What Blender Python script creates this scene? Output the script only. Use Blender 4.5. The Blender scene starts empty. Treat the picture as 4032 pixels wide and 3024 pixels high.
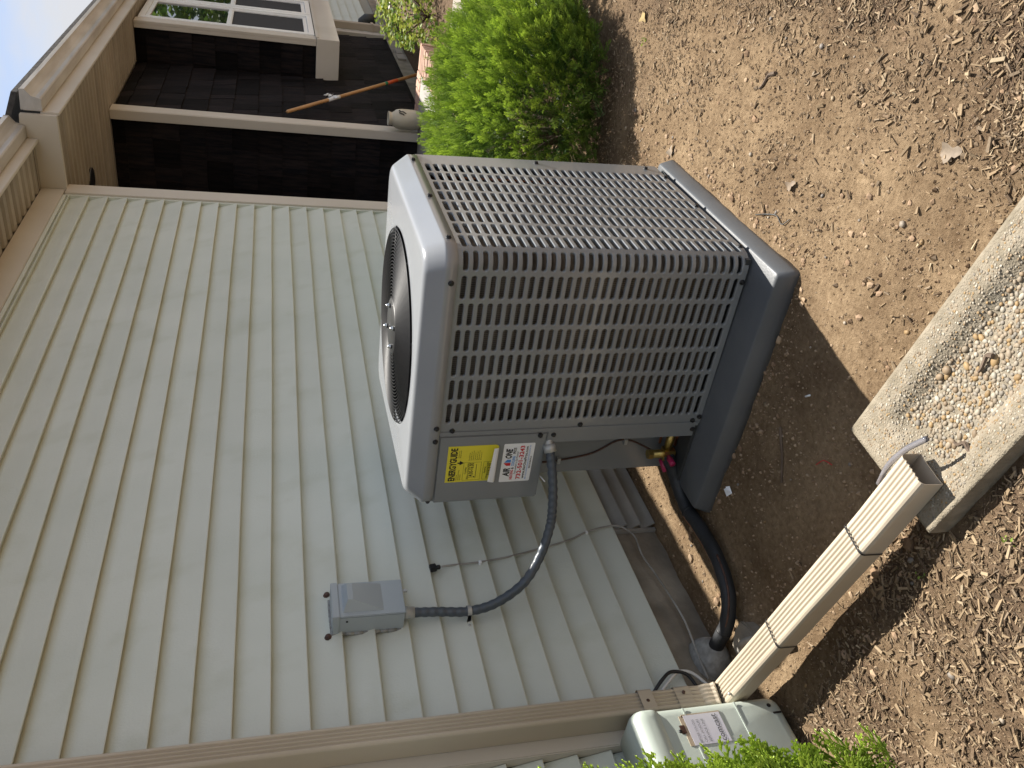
import bpy, bmesh, math, random
import numpy as np
from mathutils import Vector, Matrix, noise as mnoise

random.seed(7); rng = np.random.default_rng(7)
scene = bpy.context.scene
COL = scene.collection
H = 1.40                                     # eye height of the photographer above the soil

# ------------------------------------------------------------------ camera
YAW, PITCH, ROLL = 0.9774748, 0.2775485, -0.0038078
cam_d = bpy.data.cameras.new('camera'); cam = bpy.data.objects.new('camera', cam_d); COL.objects.link(cam)
fw = Vector((math.sin(YAW)*math.cos(PITCH), math.cos(YAW)*math.cos(PITCH), -math.sin(PITCH)))
rt = Vector((math.cos(YAW), -math.sin(YAW), 0)); upv = rt.cross(fw)
r2 = rt*math.cos(ROLL) + upv*math.sin(ROLL); u2 = -rt*math.sin(ROLL) + upv*math.cos(ROLL)
# the phone was held upright but the picture is stored on its side: world up points to the picture's left
m3 = Matrix((-u2, r2, -fw)).transposed()
cam.matrix_world = Matrix.Translation((-5.0246, -2.0851, H)) @ m3.to_4x4()
cam_d.sensor_fit = 'HORIZONTAL'; cam_d.sensor_width = 36; cam_d.lens = 36*3280.85/4032
cam_d.clip_start = 0.05; cam_d.clip_end = 600
scene.camera = cam

# ------------------------------------------------------------------ sky, sun, exposure
TO_SUN = Vector((0.70, -0.123, 1.0)).normalized()
w = bpy.data.worlds.new('World'); scene.world = w; w.use_nodes = True
nt = w.node_tree; nt.nodes.clear()
wo = nt.nodes.new('ShaderNodeOutputWorld'); bg = nt.nodes.new('ShaderNodeBackground')
sky = nt.nodes.new('ShaderNodeTexSky'); sky.sky_type = 'NISHITA'; sky.sun_disc = False
sky.sun_elevation = math.asin(TO_SUN.z); sky.sun_rotation = math.atan2(TO_SUN.x, TO_SUN.y)
sky.air_density = 0.65; sky.dust_density = 0.1; sky.ozone_density = 1.0
tc = nt.nodes.new('ShaderNodeTexCoord')
mp = nt.nodes.new('ShaderNodeMapping'); mp.inputs['Scale'].default_value = (1, 1, 2.2)
cn = nt.nodes.new('ShaderNodeTexNoise'); cn.inputs['Scale'].default_value = 2.4; cn.inputs['Detail'].default_value = 7; cn.inputs['Roughness'].default_value = .55
cr = nt.nodes.new('ShaderNodeValToRGB'); cr.color_ramp.elements[0].position = .36; cr.color_ramp.elements[1].position = .60
mx = nt.nodes.new('ShaderNodeMix'); mx.data_type = 'RGBA'
mx.inputs[7].default_value = (4.0, 4.08, 4.3, 1)
nt.links.new(tc.outputs['Generated'], mp.inputs[0]); nt.links.new(mp.outputs[0], cn.inputs['Vector'])
nt.links.new(cn.outputs['Fac'], cr.inputs[0]); nt.links.new(cr.outputs[0], mx.inputs[0])
nt.links.new(sky.outputs[0], mx.inputs[6]); nt.links.new(mx.outputs[2], bg.inputs[0]); nt.links.new(bg.outputs[0], wo.inputs[0])
bg.inputs[1].default_value = 0.088
sl = bpy.data.lights.new('sun', 'SUN'); sl.energy = 5.0; sl.angle = math.radians(.55); sl.color = (1, .95, .87)
so = bpy.data.objects.new('sun', sl); COL.objects.link(so)
so.rotation_euler = (-TO_SUN).to_track_quat('-Z', 'Y').to_euler(); so.location = (3, -1, 8)
vs = scene.view_settings; vs.view_transform = 'Standard'; vs.look = 'None'; vs.gamma = 1; vs.use_curve_mapping = False
vs.exposure = 1.1
scene.cycles.caustics_reflective = False; scene.cycles.caustics_refractive = False

# ------------------------------------------------------------------ materials
def new_mat(name):
    m = bpy.data.materials.new(name); m.use_nodes = True
    n = m.node_tree; b = n.nodes['Principled BSDF']
    return m, n, b
def N(n, t, **kw):
    x = n.nodes.new(t)
    for k, v in kw.items():
        if k in x.inputs: x.inputs[k].default_value = v
        else: setattr(x, k, v)
    return x
def coords(n, space, scale=(1, 1, 1)):
    mp = N(n, 'ShaderNodeMapping'); mp.inputs['Scale'].default_value = scale
    if space == 'pos':
        g = N(n, 'ShaderNodeNewGeometry'); n.links.new(g.outputs['Position'], mp.inputs[0])
    else:
        g = N(n, 'ShaderNodeTexCoord'); n.links.new(g.outputs['Object'], mp.inputs[0])
    return mp.outputs[0]
def mat(name, c1, c2=None, rough=.6, scale=6, stretch=(1, 1, 1), bump=0, bscale=60, metal=0, spec=.5, rand=0, detail=6, space='pos', lo=.35, hi=.65, third=None, coat=0):
    """base colour varied between c1 and c2 by noise, bump from a finer noise, optional per-object variation"""
    m, n, b = new_mat(name)
    b.inputs['Roughness'].default_value = rough; b.inputs['Metallic'].default_value = metal; b.inputs['Specular IOR Level'].default_value = spec
    b.inputs['Coat Weight'].default_value = coat
    v = coords(n, space, stretch)
    col = None
    if c2:
        t = N(n, 'ShaderNodeTexNoise', Scale=scale, Detail=detail); n.links.new(v, t.inputs['Vector'])
        r = N(n, 'ShaderNodeValToRGB'); r.color_ramp.elements[0].position = lo; r.color_ramp.elements[1].position = hi
        r.color_ramp.elements[0].color = (*c1, 1); r.color_ramp.elements[1].color = (*c2, 1)
        n.links.new(t.outputs['Fac'], r.inputs[0]); col = r.outputs[0]
        if third:
            t3 = N(n, 'ShaderNodeTexNoise', Scale=third[1], Detail=4); n.links.new(v, t3.inputs['Vector'])
            r3 = N(n, 'ShaderNodeValToRGB'); r3.color_ramp.elements[0].position = third[2]; r3.color_ramp.elements[1].position = third[3]
            n.links.new(t3.outputs['Fac'], r3.inputs[0])
            x3 = N(n, 'ShaderNodeMix', data_type='RGBA'); n.links.new(r3.outputs[0], x3.inputs[0]); n.links.new(col, x3.inputs[6]); x3.inputs[7].default_value = (*third[0], 1); col = x3.outputs[2]
    if rand:
        oi = N(n, 'ShaderNodeObjectInfo'); mr = N(n, 'ShaderNodeMapRange'); mr.inputs['To Min'].default_value = 1-rand; mr.inputs['To Max'].default_value = 1+rand
        n.links.new(oi.outputs['Random'], mr.inputs['Value'])
        hs = N(n, 'ShaderNodeHueSaturation'); n.links.new(mr.outputs[0], hs.inputs['Value'])
        if col: n.links.new(col, hs.inputs['Color'])
        else: hs.inputs['Color'].default_value = (*c1, 1)
        col = hs.outputs[0]
    if col: n.links.new(col, b.inputs['Base Color'])
    else: b.inputs['Base Color'].default_value = (*c1, 1)
    if bump:
        t2 = N(n, 'ShaderNodeTexNoise', Scale=bscale, Detail=5); n.links.new(v, t2.inputs['Vector'])
        bp = N(n, 'ShaderNodeBump', Strength=bump, Distance=.01); n.links.new(t2.outputs['Fac'], bp.inputs['Height']); n.links.new(bp.outputs[0], b.inputs['Normal'])
    return m
def attr_mat(name, rough=.8, spec=.2, trans=0, bump=0, bscale=80):
    m, n, b = new_mat(name); b.inputs['Roughness'].default_value = rough; b.inputs['Specular IOR Level'].default_value = spec
    a = N(n, 'ShaderNodeAttribute', attribute_name='Col'); n.links.new(a.outputs['Color'], b.inputs['Base Color'])
    if bump:
        t2 = N(n, 'ShaderNodeTexNoise', Scale=bscale, Detail=5); n.links.new(coords(n, 'pos'), t2.inputs['Vector'])
        bp = N(n, 'ShaderNodeBump', Strength=bump, Distance=.004); n.links.new(t2.outputs['Fac'], bp.inputs['Height']); n.links.new(bp.outputs[0], b.inputs['Normal'])
    if trans:
        tr = N(n, 'ShaderNodeBsdfTranslucent'); n.links.new(a.outputs['Color'], tr.inputs[0])
        ms = N(n, 'ShaderNodeMixShader'); ms.inputs[0].default_value = trans
        n.links.new(b.outputs[0], ms.inputs[1]); n.links.new(tr.outputs[0], ms.inputs[2]); n.links.new(ms.outputs[0], n.nodes['Material Output'].inputs[0])
    return m

M = {}
M['siding'] = mat('sage_siding', (.555, .575, .50), (.60, .615, .54), .55, 2.6, (1.2, 1, .8), .12, 160, third=((.49, .505, .41), 6, .54, .86), spec=.35, rand=.03)
M['sidingb'] = mat('siding_underlay', (.30, .30, .26), None, .8)
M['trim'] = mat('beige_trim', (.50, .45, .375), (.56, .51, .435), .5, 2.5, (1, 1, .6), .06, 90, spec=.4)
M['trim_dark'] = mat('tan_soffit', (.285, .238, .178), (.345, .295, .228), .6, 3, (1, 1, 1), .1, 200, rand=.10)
M['gutter'] = mat('weathered_gutter_metal', (.38, .35, .31), (.50, .47, .43), .42, 9, (.3, 1, 2), .1, 60, third=((.27, .235, .20), 6, .58, .85))
M['downspout'] = mat('beige_downspout_metal', (.43, .365, .275), (.50, .43, .335), .42, 4, (1, 1, .5), .03, 60, third=((.55, .47, .36), 9, .6, .85))
M['shingle'] = mat('dark_cedar', (.005, .005, .0065), (.017, .0125, .0118), .8, 5, (9, 9, .9), .5, 40, rand=.65, spec=.12, third=((.030, .018, .014), 2.2, .60, .95))
M['foundation'] = mat('foundation_concrete', (.20, .17, .13), (.32, .28, .22), .9, 7, bump=.4, bscale=50, third=((.13, .11, .085), 4, .5, .75))
M['concrete'] = mat('walk_concrete', (.27, .235, .195), (.33, .29, .245), .85, 6, bump=.25, bscale=120)
M['bluestone'] = mat('bluestone', (.31, .275, .24), (.25, .235, .22), .7, 3, bump=.15, bscale=60)
M['brick'] = mat('porch_brick', (.30, .17, .12), (.40, .25, .18), .85, 12, bump=.4, bscale=60, rand=.3)
M['mortar'] = mat('mortar', (.34, .30, .25), None, .9)
M['roof'] = mat('asphalt_roofing', (.045, .042, .04), (.07, .066, .062), .95, 30, bump=.5)
M['white'] = mat('white_vinyl', (.78, .78, .76), (.82, .82, .80), .35, 4)
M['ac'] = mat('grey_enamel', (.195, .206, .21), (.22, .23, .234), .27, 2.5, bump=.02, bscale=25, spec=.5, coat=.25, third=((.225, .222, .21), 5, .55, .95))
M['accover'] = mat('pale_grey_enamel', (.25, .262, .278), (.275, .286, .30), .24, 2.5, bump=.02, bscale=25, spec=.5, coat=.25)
M['black'] = mat('black_metal', (.012, .012, .013), None, .38)
M['wire'] = mat('black_coated_wire', (.010, .010, .011), None, .42, spec=.3)
M['shroud'] = mat('matt_black', (.008, .008, .009), None, .95, spec=.1)
M['darkgrey'] = mat('dark_enamel', (.035, .037, .037), (.05, .052, .05), .5, 5)
M['pad'] = mat('slate_plastic_pad', (.085, .091, .098), (.108, .113, .118), .40, 5, bump=.06, bscale=160, third=((.13, .115, .095), 3.5, .60, .85))
M['vent'] = mat('vent_paint', (.27, .26, .24), (.33, .32, .295), .6, 8)
M['chrome'] = mat('plated_steel', (.55, .55, .54), None, .22, metal=1)
M['copper'] = mat('copper', (.60, .25, .13), (.45, .17, .09), .35, 20, metal=1)
M['brass'] = mat('brass', (.50, .38, .13), (.40, .29, .10), .38, 30, metal=1)
M['magenta'] = mat('magenta_cap', (.36, .015, .075), None, .35)
M['foam'] = mat('black_foam_insulation', (.012, .013, .015), (.022, .024, .027), .55, 12, bump=.2, bscale=70)
M['conduit'] = mat('grey_liquidtight', (.055, .068, .085), (.075, .088, .105), .36, 6)
M['galv'] = mat('galvanised_steel', (.36, .37, .36), (.46, .46, .44), .42, 30, metal=.3)
M['boxgrey'] = mat('box_grey_enamel', (.33, .37, .39), (.37, .41, .43), .38, 3, bump=.02, bscale=40)
M['caulk'] = mat('grey_caulk', (.20, .195, .18), (.31, .31, .29), .7, 40, bump=.4, bscale=60)
M['rust'] = mat('rusty_bolt', (.045, .022, .016), (.10, .045, .03), .6, 60)
M['cable'] = mat('dusty_cable', (.23, .215, .19), (.36, .35, .32), .6, 12)
M['blackrubber'] = mat('black_rubber', (.013, .013, .014), None, .5)
M['whitecable'] = mat('white_cable', (.66, .65, .61), None, .45)
M['utility'] = mat('pale_green_plastic', (.45, .51, .45), (.50, .55, .49), .38, 3, bump=.03, bscale=50, spec=.45)
M['utilpaper'] = mat('faded_sticker', (.66, .64, .70), (.74, .73, .76), .6, 8)
M['stickertan'] = mat('aged_sticker_edge', (.42, .33, .22), (.55, .45, .33), .7, 20)
M['yellow'] = mat('yellow_paper', (.70, .60, .035), (.76, .66, .05), .5, 6)
M['paper'] = mat('white_paper', (.80, .81, .82), None, .5)
M['ink'] = mat('black_ink', (.012, .012, .012), None, .6)
M['inkred'] = mat('red_ink', (.55, .015, .025), None, .6)
M['inkblue'] = mat('blue_ink', (.06, .25, .60), None, .6)
M['inkgrey'] = mat('grey_ink', (.16, .16, .17), None, .6)
M['splash'] = mat('splash_concrete', (.20, .168, .118), (.285, .243, .18), .9, 30, bump=.6, bscale=220, third=((.10, .105, .095), 7, .60, .80))
M['wood'] = mat('pole_wood', (.38, .20, .075), (.50, .28, .12), .5, 9, (1, 1, .15))
M['vase'] = mat('stoneware_glaze', (.42, .37, .27), (.50, .45, .34), .35, 6)
M['tape'] = mat('white_rag', (.72, .71, .68), None, .8)
M['bark'] = mat('bark', (.08, .055, .038), (.14, .10, .07), .9, 20, bump=.6)
M['yew'] = attr_mat('yew_needles', .42, .35, .22)
M['leaf'] = attr_mat('leaves', .55, .3, .35)
M['chip'] = attr_mat('wood_chips', .85, .15, 0, .5, 150)
M['crumb'] = attr_mat('soil_crumbs', .95, .1)
M['pebble'] = attr_mat('pebbles', .6, .3)
M['glassdark'] = mat('interior_dark', (.02, .021, .024), None, .9)
M['orange'] = mat('orange_grip', (.60, .09, .02), None, .5)
M['green'] = mat('green_band', (.03, .22, .10), None, .5)
def glass_mat():
    m, n, b = new_mat('window_glass')
    b.inputs['Base Color'].default_value = (.012, .014, .016, 1); b.inputs['Roughness'].default_value = .015; b.inputs['IOR'].default_value = 1.52; b.inputs['Specular IOR Level'].default_value = .8
    return m
M['glass'] = glass_mat()
def screen_mat():
    return mat('insect_screen', (.018, .019, .022), (.026, .027, .03), .8, 900)
M['screen'] = screen_mat()
def clear_mat():
    m, n, b = new_mat('clear_vinyl'); b.inputs['Base Color'].default_value = (.62, .64, .76, 1); b.inputs['Roughness'].default_value = .1
    b.inputs['Transmission Weight'].default_value = .85; b.inputs['IOR'].default_value = 1.3
    return m
M['clear'] = clear_mat()
def coil_mat():
    """aluminium fins of the coil: fine upright fin lines crossed by the tube rows"""
    m, n, b = new_mat('coil_fins'); b.inputs['Roughness'].default_value = .5; b.inputs['Metallic'].default_value = .35
    v = coords(n, 'pos', (1, 1, 1))
    s = N(n, 'ShaderNodeSeparateXYZ'); n.links.new(v, s.inputs[0])
    a = N(n, 'ShaderNodeMath', operation='ADD'); n.links.new(s.outputs[0], a.inputs[0]); n.links.new(s.outputs[1], a.inputs[1])
    k = N(n, 'ShaderNodeMath', operation='MULTIPLY'); n.links.new(a.outputs[0], k.inputs[0]); k.inputs[1].default_value = 900
    sn = N(n, 'ShaderNodeMath', operation='SINE'); n.links.new(k.outputs[0], sn.inputs[0])
    k2 = N(n, 'ShaderNodeMath', operation='MULTIPLY'); n.links.new(s.outputs[2], k2.inputs[0]); k2.inputs[1].default_value = 250
    s2 = N(n, 'ShaderNodeMath', operation='SINE'); n.links.new(k2.outputs[0], s2.inputs[0])
    ad = N(n, 'ShaderNodeMath', operation='ADD'); n.links.new(sn.outputs[0], ad.inputs[0]); n.links.new(s2.outputs[0], ad.inputs[1])
    nz = N(n, 'ShaderNodeTexNoise', Scale=30, Detail=5); n.links.new(v, nz.inputs['Vector'])
    ad2 = N(n, 'ShaderNodeMath', operation='MULTIPLY_ADD'); n.links.new(nz.outputs['Fac'], ad2.inputs[0]); ad2.inputs[1].default_value = 3; n.links.new(ad.outputs[0], ad2.inputs[2])
    r = N(n, 'ShaderNodeMapRange'); r.inputs['From Min'].default_value = -1; r.inputs['From Max'].default_value = 4; n.links.new(ad2.outputs[0], r.inputs[0])
    c = N(n, 'ShaderNodeValToRGB'); c.color_ramp.elements[0].color = (.05, .045, .037, 1); c.color_ramp.elements[1].color = (.27, .235, .19, 1)
    n.links.new(r.outputs[0], c.inputs[0]); n.links.new(c.outputs[0], b.inputs['Base Color'])
    return m
M['coil'] = coil_mat()
def soil_mat():
    m, n, b = new_mat('soil'); b.inputs['Roughness'].default_value = .95; b.inputs['Specular IOR Level'].default_value = .1
    v = coords(n, 'pos')
    t1 = N(n, 'ShaderNodeTexNoise', Scale=3.2, Detail=8, Roughness=.65); n.links.new(v, t1.inputs['Vector'])
    r1 = N(n, 'ShaderNodeValToRGB'); e = r1.color_ramp.elements
    e[0].position = .32; e[0].color = (.165, .112, .066, 1); e[1].position = .70; e[1].color = (.345, .252, .155, 1)
    n.links.new(t1.outputs['Fac'], r1.inputs[0])
    at = N(n, 'ShaderNodeAttribute', attribute_name='Col'); bed = N(n, 'ShaderNodeMix', data_type='RGBA'); n.links.new(at.outputs['Fac'], bed.inputs[0]); n.links.new(r1.outputs[0], bed.inputs[6]); bed.inputs[7].default_value = (.120, .082, .056, 1)
    t2 = N(n, 'ShaderNodeTexNoise', Scale=55, Detail=6, Roughness=.7); n.links.new(v, t2.inputs['Vector'])
    r2_ = N(n, 'ShaderNodeValToRGB'); e = r2_.color_ramp.elements; e[0].position = .3; e[0].color = (.62, .58, .54, 1); e[1].position = .7; e[1].color = (1.15, 1.15, 1.15, 1)
    n.links.new(t2.outputs['Fac'], r2_.inputs[0])
    mu = N(n, 'ShaderNodeMix', data_type='RGBA', blend_type='MULTIPLY'); mu.inputs[0].default_value = 1
    n.links.new(bed.outputs[2], mu.inputs[6]); n.links.new(r2_.outputs[0], mu.inputs[7]); n.links.new(mu.outputs[2], b.inputs['Base Color'])
    t3 = N(n, 'ShaderNodeTexNoise', Scale=130, Detail=6, Roughness=.7); n.links.new(v, t3.inputs['Vector'])
    bp = N(n, 'ShaderNodeBump', Strength=.8, Distance=.009); n.links.new(t3.outputs['Fac'], bp.inputs['Height'])
    bp2 = N(n, 'ShaderNodeBump', Strength=.6, Distance=.02); n.links.new(t2.outputs['Fac'], bp2.inputs['Height']); n.links.new(bp.outputs[0], bp2.inputs['Normal'])
    n.links.new(bp2.outputs[0], b.inputs['Normal'])
    return m
M['soil'] = soil_mat()

# ------------------------------------------------------------------ builders
class MB:
    def __init__(s): s.v = []; s.f = []; s.sm = []; s.c = []
    def add(s, vs, fs, smooth=False, col=None):
        o = len(s.v); s.v += [tuple(p) for p in vs]; s.f += [tuple(i+o for i in f) for f in fs]; s.sm += [smooth]*len(fs)
        if col is not None: s.c += [col]*len(vs)
        return s
    def box(s, x0, x1, y0, y1, z0, z1):
        return s.add([(x0,y0,z0),(x1,y0,z0),(x1,y1,z0),(x0,y1,z0),(x0,y0,z1),(x1,y0,z1),(x1,y1,z1),(x0,y1,z1)],
                     [(0,3,2,1),(4,5,6,7),(0,1,5,4),(1,2,6,5),(2,3,7,6),(3,0,4,7)])
    def obox(s, c, ax, ay, az):
        """box around c with half-axis vectors"""
        c, ax, ay, az = map(Vector, (c, ax, ay, az)); P = []
        for k in (-1, 1):
            for a, b in ((-1,-1),(1,-1),(1,1),(-1,1)): P.append(c+ax*a+ay*b+az*k)
        return s.add(P, [(0,3,2,1),(4,5,6,7),(0,1,5,4),(1,2,6,5),(2,3,7,6),(3,0,4,7)])
    def loft(s, rings, cap0=False, cap1=False, closed=True, smooth=True):
        n = len(rings[0]); vs = [p for r in rings for p in r]; fs = []
        for i in range(len(rings)-1):
            for j in range(n if closed else n-1):
                a = i*n+j; b = i*n+(j+1) % n; fs.append((a, b, b+n, a+n))
        if cap0: fs.append(tuple(range(n-1, -1, -1)))
        if cap1: fs.append(tuple((len(rings)-1)*n+k for k in range(n)))
        return s.add(vs, fs, smooth)
    def tube(s, pts, r, n=10, cap=True, smooth=True):
        pts = [Vector(p) for p in pts]; R = r if isinstance(r, (list, tuple)) else [r]*len(pts)
        t = (pts[1]-pts[0]).normalized(); ref = Vector((0,0,1)) if abs(t.z) < .9 else Vector((1,0,0))
        u = t.cross(ref).normalized(); rings = []
        for i, p in enumerate(pts):
            t = (pts[min(i+1, len(pts)-1)]-pts[max(i-1, 0)]).normalized()
            u = (u - t*u.dot(t)).normalized(); v = t.cross(u)
            rings.append([p+(u*math.cos(a)+v*math.sin(a))*R[i] for a in (2*math.pi*k/n for k in range(n))])
        return s.loft(rings, cap, cap, True, smooth)
    def lathe(s, prof, c, axis='z', n=24, cap0=True, cap1=True):
        rings = []
        for r, h in prof:
            ring = []
            for k in range(n):
                a = 2*math.pi*k/n; p = (r*math.cos(a), r*math.sin(a), h)
                if axis == 'x': p = (h, p[0], p[1])
                elif axis == 'y': p = (p[0], h, p[1])
                ring.append(Vector(c)+Vector(p))
            rings.append(ring)
        return s.loft(rings, cap0, cap1)
    def prism(s, poly, a, b, axis='x'):
        """extrude a polygon given in the two other axes from a to b"""
        def P(u, v, t): return {'x': (t,u,v), 'y': (u,t,v), 'z': (u,v,t)}[axis]
        n = len(poly); vs = [P(u,v,a) for u,v in poly]+[P(u,v,b) for u,v in poly]
        return s.add(vs, [tuple(range(n-1,-1,-1)), tuple(range(n,2*n))]+[(i,(i+1)%n,(i+1)%n+n,i+n) for i in range(n)])
    def mesh(s, name):
        me = bpy.data.meshes.new(name); me.from_pydata(s.v, [], s.f); me.polygons.foreach_set('use_smooth', s.sm)
        if s.c:
            ca = me.color_attributes.new('Col', 'FLOAT_COLOR', 'POINT'); ca.data.foreach_set('color', np.array([(*c, 1) for c in s.c], np.float32).ravel())
        me.update(); return me
    def build(s, name, material, parent=None, bevel=0, seg=2, fixn=True):
        me = s.mesh(name)
        if fixn or bevel:
            bm = bmesh.new(); bm.from_mesh(me)
            if fixn: bmesh.ops.recalc_face_normals(bm, faces=bm.faces)
            if bevel:
                ed = [e for e in bm.edges if e.is_manifold and e.calc_face_angle(0) > .5]
                bmesh.ops.bevel(bm, geom=ed, offset=bevel, segments=seg, affect='EDGES', clamp_overlap=True)
            bm.to_mesh(me); bm.free()
        return link(name, me, material, parent)
def link(name, me, material, parent=None, loc=None):
    if material is not None and not me.materials: me.materials.append(M[material] if isinstance(material, str) else material)
    o = bpy.data.objects.new(name, me); COL.objects.link(o)
    if loc is not None: o.location = loc
    if parent is not None:
        o.parent = parent
        if parent.type == 'EMPTY': o.matrix_parent_inverse = Matrix.Translation(-Vector(parent.location))
    return o
def np_mesh(name, v, f, col=None, smooth=False):
    """v (n,3), f (m,k) numpy arrays, col per vertex"""
    me = bpy.data.meshes.new(name); me.vertices.add(len(v)); me.vertices.foreach_set('co', np.asarray(v, np.float32).ravel())
    k = f.shape[1]; me.loops.add(f.size); me.loops.foreach_set('vertex_index', f.astype(np.int32).ravel())
    me.polygons.add(len(f)); me.polygons.foreach_set('loop_start', np.arange(0, f.size, k, dtype=np.int32))
    me.polygons.foreach_set('use_smooth', np.full(len(f), smooth))
    me.update(calc_edges=True); me.validate()
    if col is not None:
        ca = me.color_attributes.new('Col', 'FLOAT_COLOR', 'POINT'); ca.data.foreach_set('color', np.c_[col, np.ones(len(col))].astype(np.float32).ravel())
    return me
def tag(o, label, cat, group=None):
    o['label'] = label; o['category'] = cat
    if group: o['group'] = group
    return o
def thing(name, label, cat, loc, group=None):
    o = bpy.data.objects.new(name, None); COL.objects.link(o); o.location = loc; o.empty_display_size = .1
    return tag(o, label, cat, group)
def struct(o): o['kind'] = 'structure'; return o
def stuff(o): o['kind'] = 'stuff'; return o
def smooth_path(pts, n=10):
    """Catmull-Rom through the points"""
    P = [Vector(p) for p in pts]; P = [P[0]*2-P[1]]+P+[P[-1]*2-P[-2]]; out = []
    for i in range(1, len(P)-2):
        for k in range(n):
            t = k/n; a, b, c, d = P[i-1:i+3]
            out.append(.5*((2*b)+(c-a)*t+(2*a-5*b+4*c-d)*t*t+(3*b-a-3*c+d)*t**3))
    return out+[P[-2]]
def text_mesh(mb, s, org, right, up, width=None, height=.01, bold=0, align='LEFT', shear=0):
    """lettering laid on a surface: left-bottom (or centre) at org; width fits the line"""
    cu = bpy.data.curves.new('t', 'FONT'); cu.body = s; cu.size = 1; cu.offset = bold; cu.resolution_u = 2; cu.shear = shear
    o = bpy.data.objects.new('t', cu); COL.objects.link(o); dg = bpy.context.evaluated_depsgraph_get(); dg.update()
    me = bpy.data.meshes.new_from_object(o.evaluated_get(dg))
    if len(me.vertices):
        co = np.array([v.co[:] for v in me.vertices]); lo = co.min(0); hi = co.max(0); W = hi[0]-lo[0]
        ky = height/.70; kx = (width/W) if width else ky
        right, up, org = Vector(right), Vector(up), Vector(org)
        off = 0 if align == 'LEFT' else -W*kx/2
        mb.add([org+right*((c[0]-lo[0])*kx+off)+up*(c[1]*ky) for c in co], [tuple(p.vertices) for p in me.polygons])
    bpy.data.objects.remove(o); bpy.data.curves.remove(cu); bpy.data.meshes.remove(me)

def Z(z): return z+H       # heights measured from eye level -> heights above the soil
def fbm(x, y, s, o=3):
    a = 0; k = 1
    for i in range(o): a += k*mnoise.noise((x*s, y*s, 3.7*i)); s *= 2.1; k *= .5
    return a
def sstep(a, b, t): t = max(0, min(1, (t-a)/(b-a))); return t*t*(3-2*t)

# ------------------------------------------------------------------ ground
def gz(x, y):
    z = -.012 + .012*fbm(x, y, 1.3, 3) + .0045*fbm(x+9, y, 14, 3)
    z -= .006*sstep(-.95, -1.5, y)*sstep(-2.6, -3.4, x)
    z -= .004*sstep(-3.75, -4.1, x)
    z += .030*sstep(-3.82, -4.02, x)*sstep(-.75, -1.0, y)
    z += .02*sstep(-.30, -.05, y)*sstep(-3.9, -3.6, x)
    z -= .012*math.exp(-((x+3.35)**2+(y+.75)**2)/.12)
    return z
def axis_vals(lo, hi, step, far0, far1):
    mid = list(np.arange(lo, hi+1e-6, step)); a = []; d = step; x = lo
    while x > far0: d *= 1.35; x -= d; a.append(x)
    b = []; d = step; x = mid[-1]
    while x < far1: d *= 1.35; x += d; b.append(x)
    return a[::-1]+mid+b
def dens(x, y):
    d = .05
    d += .9*sstep(-1.50, -1.95, y+.10*fbm(x, y, 1.5))*sstep(-2.0, -2.7, x)
    d += .95*sstep(-3.82, -3.95, x+.03*fbm(x, y, 3))*sstep(.05, -.2, y)
    d += .55*sstep(-2.3, -1.7, x+.15*fbm(x, y, 1.2))*sstep(-.3, -.9, y)
    d += .25*sstep(-1.25, -1.6, y)*sstep(.0, .35, fbm(x+3, y, 2.1))
    d = max(.02, d*(.72+.75*fbm(x+1.7, y, 4.5, 2)))
    if x > 2: d = .9
    if -3.75 < x < -3.17 and -1.2 < y < -.1: d = .02
    return min(1, d)
gx = axis_vals(-4.7, 0.6, .022, -90, 90); gy = axis_vals(-2.5, .04, .022, -90, 90)
gv = np.array([(x, y, gz(x, y) if (-12 < x < 14 and -8 < y < 3) else -.02) for y in gy for x in gx])
nx, ny = len(gx), len(gy)
ii = (np.arange(ny-1)[:, None]*nx+np.arange(nx-1)[None, :]).ravel()
gf = np.stack([ii, ii+1, ii+nx+1, ii+nx], 1)
bedc = np.array([min(1, max(0, dens(x, y)*.9-.05)) if (-6 < x < 8 and -5 < y < .5) else .3 for y in gy for x in gx])
struct(link('ground', np_mesh('ground', gv, gf, np.repeat(bedc[:, None], 3, 1), smooth=True), 'soil'))

# walkway and step of poured concrete
wk = MB(); wk.box(-.58, 3.2, -4.5, -1.15, -.12, Z(-1.385)); struct(wk.build('walkway', 'concrete', None, .012))
st = MB(); st.box(.25, 1.56, -1.13, -.66, -.1, Z(-1.275))
tag(st.build('concrete_step', 'concrete', None, .015), 'low concrete step below the brick porch edge, half hidden by the green bush', 'step')

# porch platform
porch = thing('porch', 'small bluestone porch with a border of bricks set on edge, beside the shingled wall', 'porch', (1.1, -.2, 0))
pm = MB(); pm.box(.16, 2.0, -.62, 1.38, -.1, Z(-1.165)); pm.build('base', 'mortar', porch)
pm = MB(); pm.box(.21, 1.80, -.445, 1.38, Z(-1.163), Z(-1.131)); pm.build('paving_slab', 'bluestone', porch, .004)
def brick_mesh(l, w_, h, seed):
    b = MB(); b.box(-l/2, l/2, -w_/2, w_/2, 0, h); me = b.mesh('brick'); bm = bmesh.new(); bm.from_mesh(me)
    bmesh.ops.bevel(bm, geom=bm.edges[:], offset=.004, segments=1, affect='EDGES')
    rr = random.Random(seed)
    for v in bm.verts: v.co += Vector((rr.uniform(-.0015,.0015), rr.uniform(-.0015,.0015), rr.uniform(-.0015,.0015)))
    bm.to_mesh(me); bm.free(); me.materials.append(M['brick']); return me
bms = [brick_mesh(.058, .205, .13, k) for k in range(4)]
x = .25
while x < 2.0:
    link('brick', random.choice(bms), None, porch, (x, -.552+random.uniform(-.004, .004), Z(-1.262)+random.uniform(-.002, .003))); x += .0675
bms2 = [brick_mesh(.20, .058, .13, k+9) for k in range(3)]
y = -.41
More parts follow.
